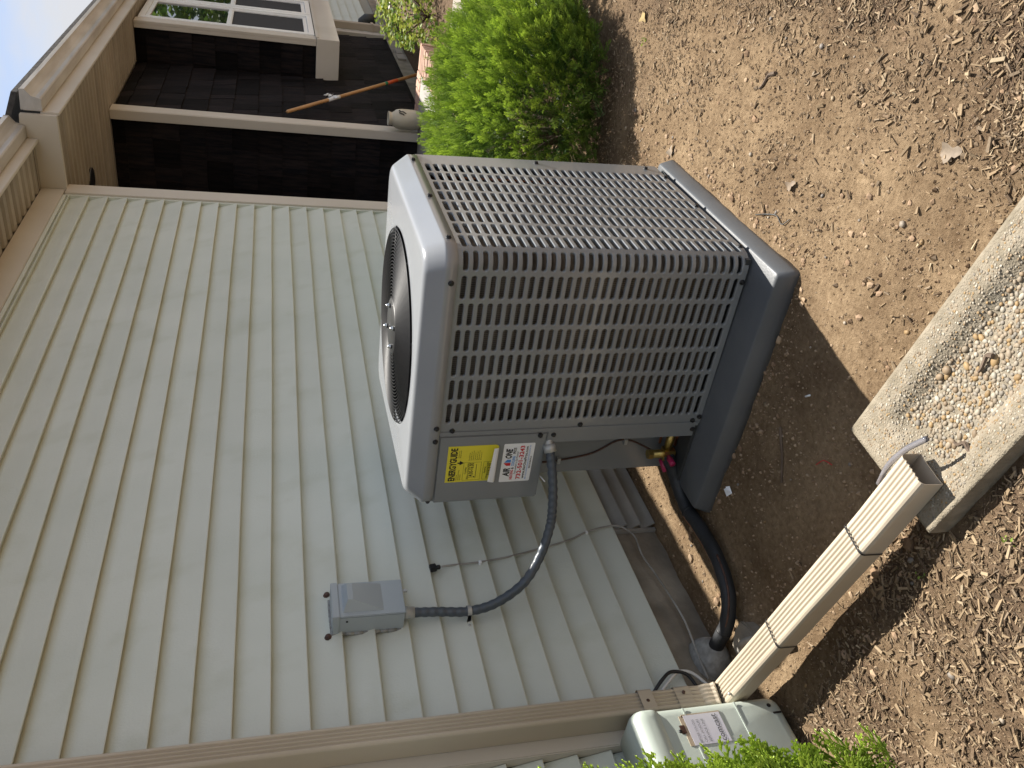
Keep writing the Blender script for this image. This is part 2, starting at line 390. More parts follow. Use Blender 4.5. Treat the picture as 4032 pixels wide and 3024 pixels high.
while y < -.03:
    link('brick', random.choice(bms2), None, porch, (1.91, y, Z(-1.262)+random.uniform(-.002, .003))); y += .0675

# ------------------------------------------------------------------ house
house = thing('house', 'one-storey house with pale sage clapboard, dark cedar shingles, beige trim and a bay window', 'house', (0, .2, 0))
E_ = .102; ZT = Z(1.0317)
# clapboard wall with one board per course
sw = MB(); sw.box(-3.70, .10, .020, .14, .10, Z(1.34)); sw.box(-8, -3.70, .030, .14, .10, Z(1.34))
swo = sw.build('siding_wall', 'sidingb', house)
def board(x0, x1, zb, seed, yoff=0, ztop=None, zmin=None):
    rr = random.Random(seed); n = max(2, int((x1-x0)/.28)); rings = []
    ph = rr.uniform(0, 6)
    for i in range(n+1):
        x = x0+(x1-x0)*i/n
        j = .0016*math.sin(x*2.3+ph)+.0018*mnoise.noise((x*3.1, seed*1.7, 0)); k = .0013*mnoise.noise((x*2.2, seed*2.9, 5))
        zt = zb+E_+.012 if ztop is None else min(ztop, zb+E_+.012)
        rings.append([(x, yoff+.006, zt), (x, yoff-.0235+k, zb+.0025+j), (x, yoff-.0225+k, zb+j), (x, yoff+.003, zb+j+.005), (x, yoff+.009, zb+.018)])
    b = MB(); b.loft(rings, True, True, True, False); return b
k = -2
while ZT-k*E_ > Z(-1.22):
    zb = ZT-k*E_
    if zb < Z(1.158):
        board(-3.66, .012, zb, k+40, 0, Z(1.165)).build('siding_board', 'siding', swo)
        board(-7.5, -3.795, zb, k+90, .010, Z(1.165)).build('siding_board', 'siding', swo)
    k += 1
# far clapboard wall beyond the shingles
fw_ = MB(); fw_.box(5.32, 9, .020, .14, .1, Z(1.16)); fwo = fw_.build('siding_wall', 'sidingb', house)
k = 0
while ZT-k*E_ > Z(-1.16):
    board(5.33, 9.0, ZT-k*E_, k+140).build('siding_board', 'siding', fwo); k += 1
# foundation
fo = MB(); fo.box(-8, .19, .006, .25, -.3, Z(-1.205)); fo.box(.19, 9, .008, .25, -.3, Z(-1.255)); foo = fo.build('foundation', 'foundation', house)
stp = MB()
for xx, dz in ((4.25, .035), (4.5, .02)): stp.box(xx, xx+.22, -.012, .02, Z(-1.36), Z(-1.31)+dz)
stp.build('patch', 'concrete', foo)
# frieze, corner boards
fr = MB(); fr.box(-8, .068, -.030, .01, Z(1.168), Z(1.292)); fr.build('frieze_board', 'trim', house, .003)
jc = MB(); jc.box(-3.64, .0, -.024, -.002, Z(1.150), Z(1.1665)); jc.build('frieze_channel', 'siding', house)
def corner(x0, x1, z0, z1, yf=-.030, chan=True, side=None):
    b = MB(); b.box(x0, x1, yf, .01, z0, z1); o = b.build('corner_board', 'trim', house, .003)
    if chan:
        c = MB(); c.box(x0-.016, x0-.001, -.020, .004, z0, z1-.004); c.build('channel', 'siding', o)
    return o
corner(.017, .150, Z(-1.21), Z(1.163))
cb_ret = MB(); cb_ret.box(.100, .148, .011, .95, Z(-1.13), Z(1.160)); cb_ret.build('alcove_side_wall', 'trim_dark', house)
corner(-3.793, -3.662, Z(-1.21), Z(1.165), chan=False)
corner(5.20, 5.325, Z(-1.26), Z(-.586), chan=False)
cp = corner(1.655, 1.785, Z(-1.128), Z(1.160), -.030, chan=False)
cs = MB(); cs.box(1.640, 1.6545, -.029, .040, Z(-1.128), Z(1.160)); cs.build('corner_side', 'trim', cp, .002)
# shingle walls
shw = MB()
shw.box(1.690, 1.779, .012, 1.4, Z(-1.128), Z(1.161))          # facing the camera, side of the alcove
shw.box(1.78, 5.22, .014, .14, Z(-1.26), Z(1.161))            # parallel to the clapboard wall
shwo = shw.build('shingle_wall', 'shingle', house)
back = MB(); back.box(.10, 1.69, 1.30, 1.42, Z(-1.13), Z(1.16)); back.build('alcove_back_wall', 'shingle', house)
SH = .19
def shingle_mesh(wd, rr):
    n = 3; rings = []
    t = rr.uniform(.015, .021)
    vs = [(0,-.002,SH+.03),(wd,-.002,SH+.03),(wd,-t,0),(0,-t,0),(0,.004,SH+.03),(wd,.004,SH+.03),(wd,.0,.0),(0,.0,.0)]
    b = MB(); b.add(vs, [(0,1,2,3),(7,6,5,4),(3,2,6,7),(0,3,7,4),(1,5,6,2),(0,4,5,1)]); return b
def shingle_course(a0, a1, zb, place, rr, ztop):
    a = a0-rr.uniform(0, .1)
    while a < a1-.02:
        wd = rr.choice((.12, .16, .2, .24, .28, .15))*rr.uniform(.9, 1.1); s0 = max(a, a0); s1 = min(a+wd, a1)
        if s1-s0 > .03:
            b = shingle_mesh(s1-s0-.004, rr); dz = rr.uniform(-.004, .004)
            b.v = [place(s0+v[0], v[1], min(zb+dz+v[2], ztop)) for v in b.v]
            b.build('shingle', 'shingle', shwo)
        a += wd
rr = random.Random(3); zb = Z(-1.019)-SH
zs = [Z(-1.019)+SH*i for i in range(-1, 12)]
for zb in zs:
    zt_ = Z(1.158)
    shingle_course(.042, .80, max(zb, Z(-1.128)), lambda a, d, z: (1.690+d, a, z), rr, zt_)
    shingle_course(1.788, 3.18, max(zb, Z(-1.25)), lambda a, d, z: (a, .014+d, z), rr, zt_)
for zb in [Z(-1.019)+SH*i for i in range(-1, 3)]:
    shingle_course(3.184, 5.196, max(zb, Z(-1.25)), lambda a, d, z: (a, .014+d, z), rr, Z(-.55))
# bay window
bay = MB(); bay.box(3.20, 5.06, -.318, .013, Z(-.575), Z(1.160)); bayo = bay.build('bay_window', 'shingle', house)
rr = random.Random(5)
for i in range(2, 12):
    zb = Z(-1.019)+SH*i
    if zb < Z(-.372): continue
    a = -.316
    for wd in ((.17, .16) if i % 2 else (.1, .2)):
        b = shingle_mesh(wd-.004, rr); b.v = [(3.198+v[1], a+v[0], min(zb+v[2], Z(1.158))) for v in b.v]; b.build('shingle', 'shingle', bayo); a += wd
b = MB(); b.box(3.165, 5.09, -.350, .010, Z(-.584), Z(-.378)); b.build('skirt', 'trim', bayo, .003)
b = MB(); b.box(3.170, 3.315, -.345, -.319, Z(-.376), Z(1.158)); b.build('casing', 'trim', bayo, .003); b = MB(); b.box(4.93, 5.07, -.345, -.319, Z(-.376), Z(1.158)); b.build('casing', 'trim', bayo, .003); b = MB(); b.box(3.168, 3.197, -.318, -.285, Z(-.376), Z(1.158)); b.build('casing', 'trim', bayo, .003)
b = MB(); b.box(3.20, 5.06, -.362, -.351, Z(-.400), Z(-.372)); b.build('sill', 'trim', bayo, .002)
def sash(x0, x1, z0, z1, fy, depth, fwid, pane_mat):
    f = MB(); f.box(x0, x0+fwid, fy, fy+depth, z0, z1); f.box(x1-fwid, x1, fy, fy+depth, z0, z1)
    f.box(x0+fwid, x1-fwid, fy, fy+depth, z0, z0+fwid); f.box(x0+fwid, x1-fwid, fy, fy+depth, z1-fwid, z1)
    s_ = f.build('sash', 'white', bayo, .002)
    g = MB(); g.box(x0+fwid+.001, x1-fwid-.001, fy+depth*.55, fy+depth*.55+.004, z0+fwid+.001, z1-fwid-.001); g.build('pane', pane_mat, bayo)
    return s_
for (x0, x1) in ((3.318, 4.18), (4.22, 4.928)):
    f = MB(); zz0, zz1 = Z(-.366), Z(1.140)
    f.box(x0, x0+.07, -.352, -.319, zz0, zz1); f.box(x1-.05, x1, -.352, -.319, zz0, zz1); f.box(x0+.07, x1-.05, -.352, -.319, zz1-.05, zz1); f.box(x0+.07, x1-.05, -.352, -.319, zz0, zz0+.05)
    f.build('window_frame', 'white', bayo, .003)
    sash(x0+.072, x1-.052, Z(.375), zz1-.052, -.343, .02, .035, 'glass')
    sash(x0+.072, x1-.052, zz0+.052, Z(.40), -.338, .02, .035, 'screen')
f = MB(); f.box(4.1805, 4.2195, -.348, -.319, Z(-.366), Z(1.140)); f.build('mullion', 'white', bayo)
# soffits, one board per strip
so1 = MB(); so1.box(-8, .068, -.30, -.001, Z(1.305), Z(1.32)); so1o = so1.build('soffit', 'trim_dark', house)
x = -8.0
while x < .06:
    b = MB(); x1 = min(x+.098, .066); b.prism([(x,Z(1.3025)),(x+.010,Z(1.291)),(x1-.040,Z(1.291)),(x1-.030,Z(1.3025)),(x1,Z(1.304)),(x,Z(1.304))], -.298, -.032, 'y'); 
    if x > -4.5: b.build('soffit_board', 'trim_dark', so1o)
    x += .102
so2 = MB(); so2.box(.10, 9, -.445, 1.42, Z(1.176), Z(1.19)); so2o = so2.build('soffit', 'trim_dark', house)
x = .102
while x < 5.2:
    b = MB(); x1 = x+.098; y1 = 1.3 if x < 1.65 else .0
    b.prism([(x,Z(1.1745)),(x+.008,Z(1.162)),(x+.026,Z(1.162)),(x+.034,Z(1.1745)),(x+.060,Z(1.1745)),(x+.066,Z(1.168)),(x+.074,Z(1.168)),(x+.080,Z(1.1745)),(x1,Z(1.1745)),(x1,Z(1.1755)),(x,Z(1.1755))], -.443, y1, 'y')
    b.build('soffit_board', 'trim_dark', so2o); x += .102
hd = MB(); hd.lathe([(.001, 0), (.075, 0), (.082, .003), (.082, .012)], (.80, .19, Z(1.158)), n=28); hd.build('soffit_opening', 'black', so2o)  # black disc standing in for a round opening in the soffit, no lamp
ep = MB(); ep.prism([(-.452,Z(1.158)),(.010,Z(1.158)),(.010,Z(1.44)),(-.30,Z(1.36)),(-.452,Z(1.345))], .070, .098, 'x'); ep.build('eave_end_panel', 'trim', house, .002)
# fascia boards and gutters
fa = MB(); fa.box(-8, .069, -.318, -.300, Z(1.268), Z(1.345)); fa.box(-8, .069, -.324, -.3185, Z(1.330), Z(1.42)); fa.build('fascia', 'trim', house, .003)
fa = MB(); fa.box(.099, 9, -.462, -.445, Z(1.150), Z(1.245)); fa.box(.099, 9, -.468, -.4625, Z(1.235), Z(1.33)); fa.build('fascia', 'trim', house, .003)
def gutter(x0, x1, y, z):
    prof = [(0,0),(-.060,0),(-.066,.006),(-.066,.030),(-.074,.045),(-.096,.066),(-.112,.074),(-.112,.098),(-.104,.098),(-.104,.092),(-.100,.082),(-.090,.074),(-.066,.052),(-.058,.034),(-.058,.008),(-.004,.008),(-.004,.104),(0,.104)]
    b = MB(); n = max(2, int((x1-x0)/.5)); rings = []
    for i in range(n+1):
        xx = x0+(x1-x0)*i/n; dz = .003*mnoise.noise((xx*.9, y, 2))
        rings.append([(xx, y+a, z+c+dz) for a, c in prof])
    b.loft(rings, False, False, True, False)
    o = b.build('gutter', 'gutter', house)
    e = MB(); e.prism([(y, z-.002),(y-.066, z-.002),(y-.078, z+.045),(y-.114, z+.074),(y-.114, z+.1),(y, z+.106)], x0-.004 if x0 > 0 else x1, x0 if x0 > 0 else x1+.004, 'x'); e.build('end_cap', 'gutter', o)
    return o
gutter(-8, .064, -.325, Z(1.322)); gutter(.094, 9, -.469, Z(1.232))
rf = MB()
def slope(x0, x1, y0, z0):
    k = .36; L = 6
    rf.prism([(y0, z0), (y0, z0+.03), (y0+L, z0+.03+k*L), (y0+L, z0+k*L)], x0, x1, 'x')
slope(-8, .10, -.415, Z(1.428)); slope(.101, 9, -.56, Z(1.345))
rf.build('roof', 'roof', house)
# crawl-space vent with slats
vt = MB(); vx0, vx1, vz0, vz1 = -2.925, -2.535, Z(-1.395), Z(-1.218)
vt.box(vx0, vx1, -.010, .004, vz0-.012, vz0); vt.box(vx0-.012, vx0, -.010, .004, vz0-.012, vz1); vt.box(vx1, vx1+.012, -.010, .004, vz0-.012, vz1)
vto = vt.build('foundation_vent', 'vent', house)
for i in range(3):
    z0 = vz1-.004-.057*i
    b = MB(); b.prism([(-.004, z0), (.001, z0), (-.026, z0-.050), (-.032, z0-.047)], vx0+.002, vx1-.002, 'x'); b.build('slat', 'vent', vto)

# ------------------------------------------------------------------ heat pump
XF, XB, YR, YL, YM = -3.035, -2.285, -1.19, -.305, -.580
Z0, Z1 = Z(-1.346), Z(-.466)
hp = thing('heat_pump', 'grey outdoor heat pump with slotted louvre sides and a round fan grille on top', 'heat pump', (-2.66, -.75, Z0))
hp.rotation_euler = (-.016, -.016, 0)      # the unit leans a little towards the house corner
# sheet with slots: distance s along F (from YM towards YR), round the corner, then along R
RC = .050
LF = (YM-.004)-(YR+RC); ARC = RC*math.pi/2; LR = (XB-.0)-(XF+RC)
def path(s, d=0):
    """point of the sheet at arc length s, pushed d inwards"""
    if s <= LF: return (XF+d, YM-.004-s)
    if s <= LF+ARC:
        a = (s-LF)/RC; c = (XF+RC, YR+RC); r = RC-d
        return (c[0]-r*math.cos(a), c[1]-r*math.sin(a))
    return (XF+RC+(s-LF-ARC), YR+d)
pan = MB()
def quad_region(s0, s1, z0, z1, n):
    vs = []; fs = []
    for i in range(n+1):
        x, y = path(s0+(s1-s0)*i/n); vs += [(x, y, z0), (x, y, z1)]
    for i in range(n): fs.append((2*i, 2*i+2, 2*i+3, 2*i+1))
    pan.add(vs, fs)
def slot_cell(s0, s1, z0, z1, hl, hh, ns=10, na=4, lip=.0022):
    cs_, cz = (s0+s1)/2, (z0+z1)/2
    def stadium(hl, hh):
        P = []; st = hl-hh
        for i in range(ns): P.append((-st+2*st*i/ns, -hh))
        for i in range(2*na): a = -math.pi/2+math.pi*i/(2*na); P.append((st+hh*math.cos(a), hh*math.sin(a)))
        for i in range(ns): P.append((st-2*st*i/ns, hh))
        for i in range(2*na): a = math.pi/2+math.pi*i/(2*na); P.append((-st+hh*math.cos(a), hh*math.sin(a)))
        return P
    A = stadium(hl, hh); Bm = stadium(hl-.0020, hh-.0020)
    hw, hz = (s1-s0)/2, (z1-z0)/2
    O = []
    for (a, b), k in zip(A, range(len(A))):
        if k < ns: O.append((-hw+2*hw*k/ns, -hz))
        elif k < ns+2*na: O.append((hw, -hz+2*hz*(k-ns)/(2*na)))
        elif k < 2*ns+2*na: O.append((hw-2*hw*(k-ns-2*na)/ns, hz))
        else: O.append((-hw, hz-2*hz*(k-2*ns-2*na)/(2*na)))
    rings = []
    for L, d in ((O, 0), (A, 0), (Bm, lip), (Bm, .009)):
        r = []
        for a, b in L: x, y = path(cs_+a, d); r.append((x, y, cz+b))
        rings.append(r)
    n = len(O); vs = [p for r in rings for p in r]; fs = []
    for i in range(3):
        for j in range(n): fs.append((i*n+j, i*n+(j+1)%n, (i+1)*n+(j+1)%n, (i+1)*n+j))
    pan.add(vs, fs)
ROWS = 31; zr0, zr1 = Z(-1.3335), Z(-.4785); PZ = (zr1-zr0)/ROWS
PF = .0845; sF0 = (YM-.004)-(-.658)-PF/2
cols = [(sF0+PF*i, sF0+PF*(i+1), 6, .0375) for i in range(6)]
sc0 = cols[-1][1]; PR = .0802; sR0 = LF+ARC+(-2.966-PR/2-(XF+RC))
cols.append((sc0, sR0, 14, min(.050, (sR0-sc0)/2-.006)))
cols += [(sR0+PR*i, sR0+PR*(i+1), 6, .0352) for i in range(8)]
quad_region(0, cols[0][0], Z0, Z1, 1); quad_region(cols[-1][1], LF+ARC+LR, Z0, Z1, 1)
for (s0, s1, ns, hl) in cols:
    for r in range(ROWS): slot_cell(s0, s1, zr0+PZ*r, zr0+PZ*(r+1), hl, .0090, ns)
    n = 16 if ns == 14 else 4
    quad_region(s0, s1, Z0, zr0, n); quad_region(s0, s1, zr1, Z1, n)
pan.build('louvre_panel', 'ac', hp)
# plain sides, base, recess, posts
b = MB(); b.box(XB-.014, XB-.001, YR+.004, YL+.004, Z0, Z1); b.box(-2.90, XB-.016, YL+.001, YL+.012, Z0, Z1)
b.build('rear_panel', 'ac', hp)
b = MB(); b.box(XF+.004, XB-.016, YR+.013, YL, Z0-.004, Z0+.012); b.build('base_pan', 'darkgrey', hp)
b = MB(); b.box(-2.902, -2.894, YM+.02, YL+.012, Z0+.001, Z(-.822)); b.build('recess_panel', 'ac', hp)
b = MB(); b.box(XF-.001, XF+.012, YM-.003, YM+.048, Z0+.012, Z(-.8185)); b.box(XF+.012, -2.90, YM+.040, YM+.048, Z0+.012, Z(-.8185)); b.build('corner_post', 'ac', hp, .002)
b = MB(); b.box(XF-.0035, XF-.0012, YM-.012, YM+.003, Z0+.005, Z(-.470)); b.build('panel_seam', 'ac', hp, .001)
# coil inside
ci = MB(); ci.loft([[(XF+.036, YM+.005, z), (XF+.036, YR+.09, z), (XF+.09, YR+.036, z), (-2.46, YR+.036, z)] for z in (Z0+.014, Z1-.02)], closed=False, smooth=False)
ci.build('coil', 'coil', hp)
b = MB(); b.box(-2.47, -2.46, YR+.04, YR+.30, Z0+.014, Z1-.02); b.build('coil_end_plate', 'darkgrey', hp)
for xx in (-2.375, -2.335):
    b = MB(); b.tube([(xx, YR+.06, Z0+.02), (xx, YR+.06, Z1-.02)], .006, 6); b.build('inner_tube', 'copper', hp)
# control compartment
ct = MB(); ct.box(XF-.002, -2.87, YM+.0035, YL+.0, Z(-.820), Z(-.470)); cto = ct.build('control_panel', 'ac', hp, .006, 3)
# top cover
def rrect(x0, x1, y0, y1, r, n=10):
    P = []
    for cx_, cy_, a0 in ((x1-r, y1-r, 0), (x0+r, y1-r, 90), (x0+r, y0+r, 180), (x1-r, y0+r, 270)):
        for i in range(n): a = math.radians(a0+90*i/(n-1)); P.append((cx_+r*math.cos(a), cy_+r*math.sin(a)))
    # densify straight runs
    Q = []
    for i in range(len(P)):
        a, c = P[i], P[(i+1) % len(P)]; L = math.dist(a, c); m = max(1, int(L/.045))
        for t in range(m): Q.append((a[0]+(c[0]-a[0])*t/m, a[1]+(c[1]-a[1])*t/m))
    return Q
def inset(P, d):
    cx_, cy_ = (CX0+CX1)/2, (CY0+CY1)/2; out = []
    for x, y in P:
        hx, hy = (CX1-CX0)/2, (CY1-CY0)/2
        out.append((cx_+(x-cx_)*(hx-d)/hx, cy_+(y-cy_)*(hy-d)/hy))
    return out
CX0, CX1, CY0, CY1 = XF-.006, -2.256, YR-.006, -.286
BP = rrect(CX0, CX1, CY0, CY1, .062)
FC = (-2.650, -.740); FR = .318
rings = []
for d, z in ((.010, -.470), (.0, -.469), (.0, -.440), (.0005, -.4375), (.002, -.435), (.014, -.415), (.025, -.397), (.029, -.391), (.033, -.387), (.038, -.3845), (.044, -.383), (.052, -.3825)):
    rings.append([(x, y, Z(z)) for x, y in inset(BP, d)])
ang = [math.atan2(y-FC[1], x-FC[0]) for x, y in BP]
for r, z in ((FR+.014, -.3815), (FR+.005, -.3805), (FR+.001, -.382), (FR-.001, -.386), (FR-.003, -.394)):
    rings.append([(FC[0]+r*math.cos(a), FC[1]+r*math.sin(a), Z(z)) for a in ang])
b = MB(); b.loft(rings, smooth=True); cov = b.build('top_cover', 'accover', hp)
# shroud, fan, grille
b = MB(); b.lathe([(FR-.003, Z(-.3945)), (FR-.012, Z(-.47)), (FR-.05, Z(-.62)), (.02, Z(-.66))], (FC[0], FC[1], 0), n=40, cap0=False); b.build('fan_shroud', 'shroud', cov)
b = MB()
for k in range(3):
    a0 = k*2*math.pi/3+.5
    rings = []
    for i in range(7):
        r = .07+.035*i; aw = .38+.05*i
        P = []
        for t in (-1, -.5, 0, .5, 1):
            a = a0+t*aw; P.append((FC[0]+r*math.cos(a), FC[1]+r*math.sin(a), Z(-.49)+.035*t))
        rings.append(P)
    b.loft(rings, closed=False)
b.lathe([(.001, Z(-.46)), (.07, Z(-.462)), (.075, Z(-.55))], (FC[0], FC[1], 0), n=24, cap0=False, cap1=False)
b.build('fan_blades', 'shroud', cov)
def ring_wire(mb, r, z, wr, n=72):
    rings = []
    for k in range(n):
        a = 2*math.pi*k/n; c = Vector((FC[0]+r*math.cos(a), FC[1]+r*math.sin(a), z)); u = Vector((math.cos(a), math.sin(a), 0))
        rings.append([c+u*wr*math.cos(t)+Vector((0,0,1))*wr*math.sin(t) for t in (0, 1.571, 3.1416, 4.712)])
    rings.append(rings[0]); mb.loft(rings)
gr = MB(); nr = 22
def gh(r): return Z(-.366)-.010*(r/FR)**2
for i in range(nr):
    r = .095+(FR-.004-.095)*i/(nr-1); ring_wire(gr, r, gh(r), .0021)
for k in range(8):
    a = k*math.pi/4+.35; P = [(FC[0]+r*math.cos(a), FC[1]+r*math.sin(a), gh(r)-.004) for r in (.05, .15, .25, FR+.004)]
    gr.tube(P, .0026, 6)
gro = gr.build('fan_grille', 'wire', cov)
b = MB(); b.lathe([(.001, Z(-.3645)), (.088, Z(-.3645)), (.093, Z(-.3675)), (.093, Z(-.3715))], (FC[0], FC[1], 0), n=36, cap0=False); b.build('motor_plate', 'black', cov)
for dx, dy in ((.045, -.070), (-.055, .064), (.078, .043), (-.086, -.038)):
    b = MB(); b.lathe([(.008, 0), (.008, .006), (.0065, .010), (.004, .0135), (.0005, .015)], (FC[0]+dx*.8, FC[1]+dy*.8, Z(-.3645)), n=10); b.build('acorn_nut', 'chrome', gro)
# screws
def screw(p, n, par=hp, r=.0062):
    n = Vector(n); p = Vector(p); b = MB(); b.tube([p-n*.004, p+n*.0012, p+n*.0016], [r*1.35, r*1.35, r*1.3], 12); b.tube([p+n*.001, p+n*.0065, p+n*.0072], [r, r, r*.8], 6, smooth=False); b.build('screw', 'black', par)
for y, z in ((-1.098,-.455), (-.61,-.458), (-.561,-.4585), (-1.106,-1.338), (-.612,-1.337)): screw((XF-(.007 if z > -.465 else .001), y, Z(z)), (-1,0,0))
for y, z in ((-.596,-.508), (-.600,-.921), (-.598,-1.316)): screw((XF-.001, y, Z(z)), (-1,0,0))
for y, z in ((-.565,-.794), (-.564,-.838), (-.562,-1.325)): screw((XF-(.003 if z > -.82 else .001), y, Z(z)), (-1,0,0))
for xx, z in ((-2.362,-.449), (-2.671,-.4515), (-2.966,-.453)): screw((xx, YR-.007, Z(z)), (0,-1,0))
for xx, z in ((-2.318,-.883), (-2.318,-1.296), (-2.97,-1.3385), (-2.66,-1.338), (-2.40,-1.338)): screw((xx, YR-.001, Z(z)), (0,-1,0))
screw((XF+.02, YL+.006, Z(-.46)), (0,1,0))
# stickers on the control panel; lettering runs towards -y
XS = XF-.0026; RT = (0,-1,0); UP = (0,0,1)
lab = MB(); y0, y1, zt, zb = -.392, -.536, Z(-.503), Z(-.652)
rings = [[(XS, y0, zt), (XS, y1, zt)], [(XS, y0, zb), (XS, y1, zb)]]
for i in range(1, 8):      # lower edge curls up over itself
    a = math.pi*i/7; r = .0095; rings.append([(XS-r+r*math.cos(a)-.0004*i, y0-.0012*i, zb-r*math.sin(a)), (XS-r+r*math.cos(a), y1, zb-r*math.sin(a))])
lab.loft(rings[:6], closed=False); labo = lab.build('energy_label', 'yellow', cto, fixn=False)
cl = MB(); cl.loft(rings[5:]+[[(XS-.021, y0-.012, zb+.016), (XS-.020, y1, zb+.008)]], closed=False); cl.build('curled_edge', 'paper', labo, fixn=False)
tx = MB(); XT = XS-.0006
def yl(fr): return y0+(y1-y0)*fr
text_mesh(tx, 'ENERGYGUIDE', (XT, yl(.04), zt-.030), RT, UP, .131, .0205, .035)
text_mesh(tx, '14.00-16.00', (XT, yl(.12), zt-.0875), RT, UP, .058, .0135, .012)
text_mesh(tx, '8.50-9.25', (XT, yl(.16), zt-.149), RT, UP, .048, .0125, .012)
text_mesh(tx, 'Cooling', (XT, yl(.22), zt-.065), RT, UP, None, .006, .006)
text_mesh(tx, 'Efficiency Rating (SEER)', (XT, yl(.07), zt-.0735), RT, UP, .066, .006, .004)
text_mesh(tx, 'Heating', (XT, yl(.22), zt-.128), RT, UP, None, .006, .006)
text_mesh(tx, 'Efficiency Rating (HSPF)', (XT, yl(.07), zt-.1365), RT, UP, .066, .006, .004)
tx.add([(XT, yl(.52), zt-.034), (XT, yl(.555), zt-.034), (XT, yl(.555), zt-.044), (XT, yl(.60), zt-.041), (XT, yl(.537), zt-.055), (XT, yl(.475), zt-.041), (XT, yl(.52), zt-.044)], [(0,1,2,6), (3,4,5)])
def rect(mb, a, b, z_a, z_b, t=.0007):
    for (p, q, r, s_) in ((a, b, z_a, z_a-t), (a, b, z_b+t, z_b)):
        mb.add([(XT, yl(p), r), (XT, yl(q), r), (XT, yl(q), s_), (XT, yl(p), s_)], [(0,1,2,3)])
    for p in (a, b):
        mb.add([(XT, yl(p), z_a), (XT, yl(p+.005), z_a), (XT, yl(p+.005), z_b), (XT, yl(p), z_b)], [(0,1,2,3)])
rect(tx, .04, .54, zt-.055, zt-.112); rect(tx, .04, .54, zt-.119, zt-.150)
tx.add([(XT, yl(.1), zt-.096), (XT, yl(.49), zt-.096), (XT, yl(.49), zt-.0975), (XT, yl(.1), zt-.0975)], [(0,1,2,3)])
tx.add([(XT, yl(.13), zt-.095), (XT, yl(.16), zt-.090), (XT, yl(.10), zt-.090)], [(0,1,2)])
for i in range(7): text_mesh(tx, 'Efficiency range for the model', (XT, yl(.60), zt-.072-.0062*i), RT, UP, .030+.004*((i*37) % 3), .0034)
for i in range(3): text_mesh(tx, ('Heat Pump', 'Cooling and Heating', 'Split System')[i], (XT, yl(.05), zt-.037-.0055*i), RT, UP, None, .0036)
for i in range(2): text_mesh(tx, ('Outdoor unit', 'Model number')[i], (XT, yl(.68), zt-.038-.0055*i), RT, UP, None, .0036)
tx.build('lettering', 'ink', labo, fixn=False)
# white company sticker
sk = MB(); sy0, sy1, sz0, sz1 = -.381, -.5365, Z(-.783), Z(-.681)
P = []
for cy_, cz_, a0 in ((sy0-.004, sz1-.004, 0), (sy1+.004, sz1-.004, 90), (sy1+.004, sz0+.004, 180), (sy0-.004, sz0+.004, 270)):
    for i in range(5): a = math.radians(a0+22.5*i); P.append((XS, cy_+.004*math.cos(a), cz_+.004*math.sin(a)))
sk.add(P, [tuple(range(len(P)))]); sko = sk.build('company_sticker', 'paper', cto, fixn=False)
def ys(fr): return sy0+(sy1-sy0)*fr
tb, trd, tbl = MB(), MB(), MB()
text_mesh(tb, 'AIR', (XT, ys(.14), sz1-.030), RT, UP, .036, .0205, .04, shear=.2)
text_mesh(tb, 'ONE', (XT, ys(.62), sz1-.030), RT, UP, .040, .0205, .04, shear=.2)
text_mesh(trd, 'HEATING', (XT, ys(.06), sz1-.0425), RT, UP, .040, .0092, .03)
text_mesh(tb, '&', (XT, ys(.34), sz1-.0425), RT, UP, .007, .0092, .03)
text_mesh(tbl, 'COOLING', (XT, ys(.42), sz1-.0425), RT, UP, .040, .0092, .03)
text_mesh(tb, 'PROS', (XT, ys(.74), sz1-.0425), RT, UP, .024, .0092, .03)
text_mesh(tb, 'Your comfort is Our Priority!', (XT, ys(.20), sz1-.0515), RT, UP, .092, .0066, .008)
text_mesh(trd, '732-501-3243', (XT, ys(.06), sz1-.0690), RT, UP, .137, .0140, .03)
text_mesh(tb, 'www.AirOnePros.com', (XT, ys(.07), sz1-.0815), RT, UP, .132, .0090, .02)
text_mesh(tbl, 'KEEP A STRONG PIPE HEATING & AIR CONDITIONING DISCOUNT VISIT', (XT, ys(.05), sz1-.0895), RT, UP, .140, .0045, .004)
text_mesh(tb, 'MIKKI BOBADILLA', (XT, ys(.34), sz1-.0975), RT, UP, .050, .0055, .012)
c_ = ys(.515); zc = sz1-.030
trd.add([(XT, ys(.43), zc), (XT, ys(.43), zc+.013), (XT, ys(.505), zc+.024), (XT, ys(.505), zc)], [(3,2,1,0)])
tbl.add([(XT, ys(.515), zc), (XT, ys(.515), zc+.022), (XT, ys(.59), zc+.013), (XT, ys(.59), zc)], [(3,2,1,0)])
tb.build('black_lettering', 'ink', sko, fixn=False); trd.build('red_lettering', 'inkred', sko, fixn=False); tbl.build('blue_lettering', 'inkblue', sko, fixn=False)
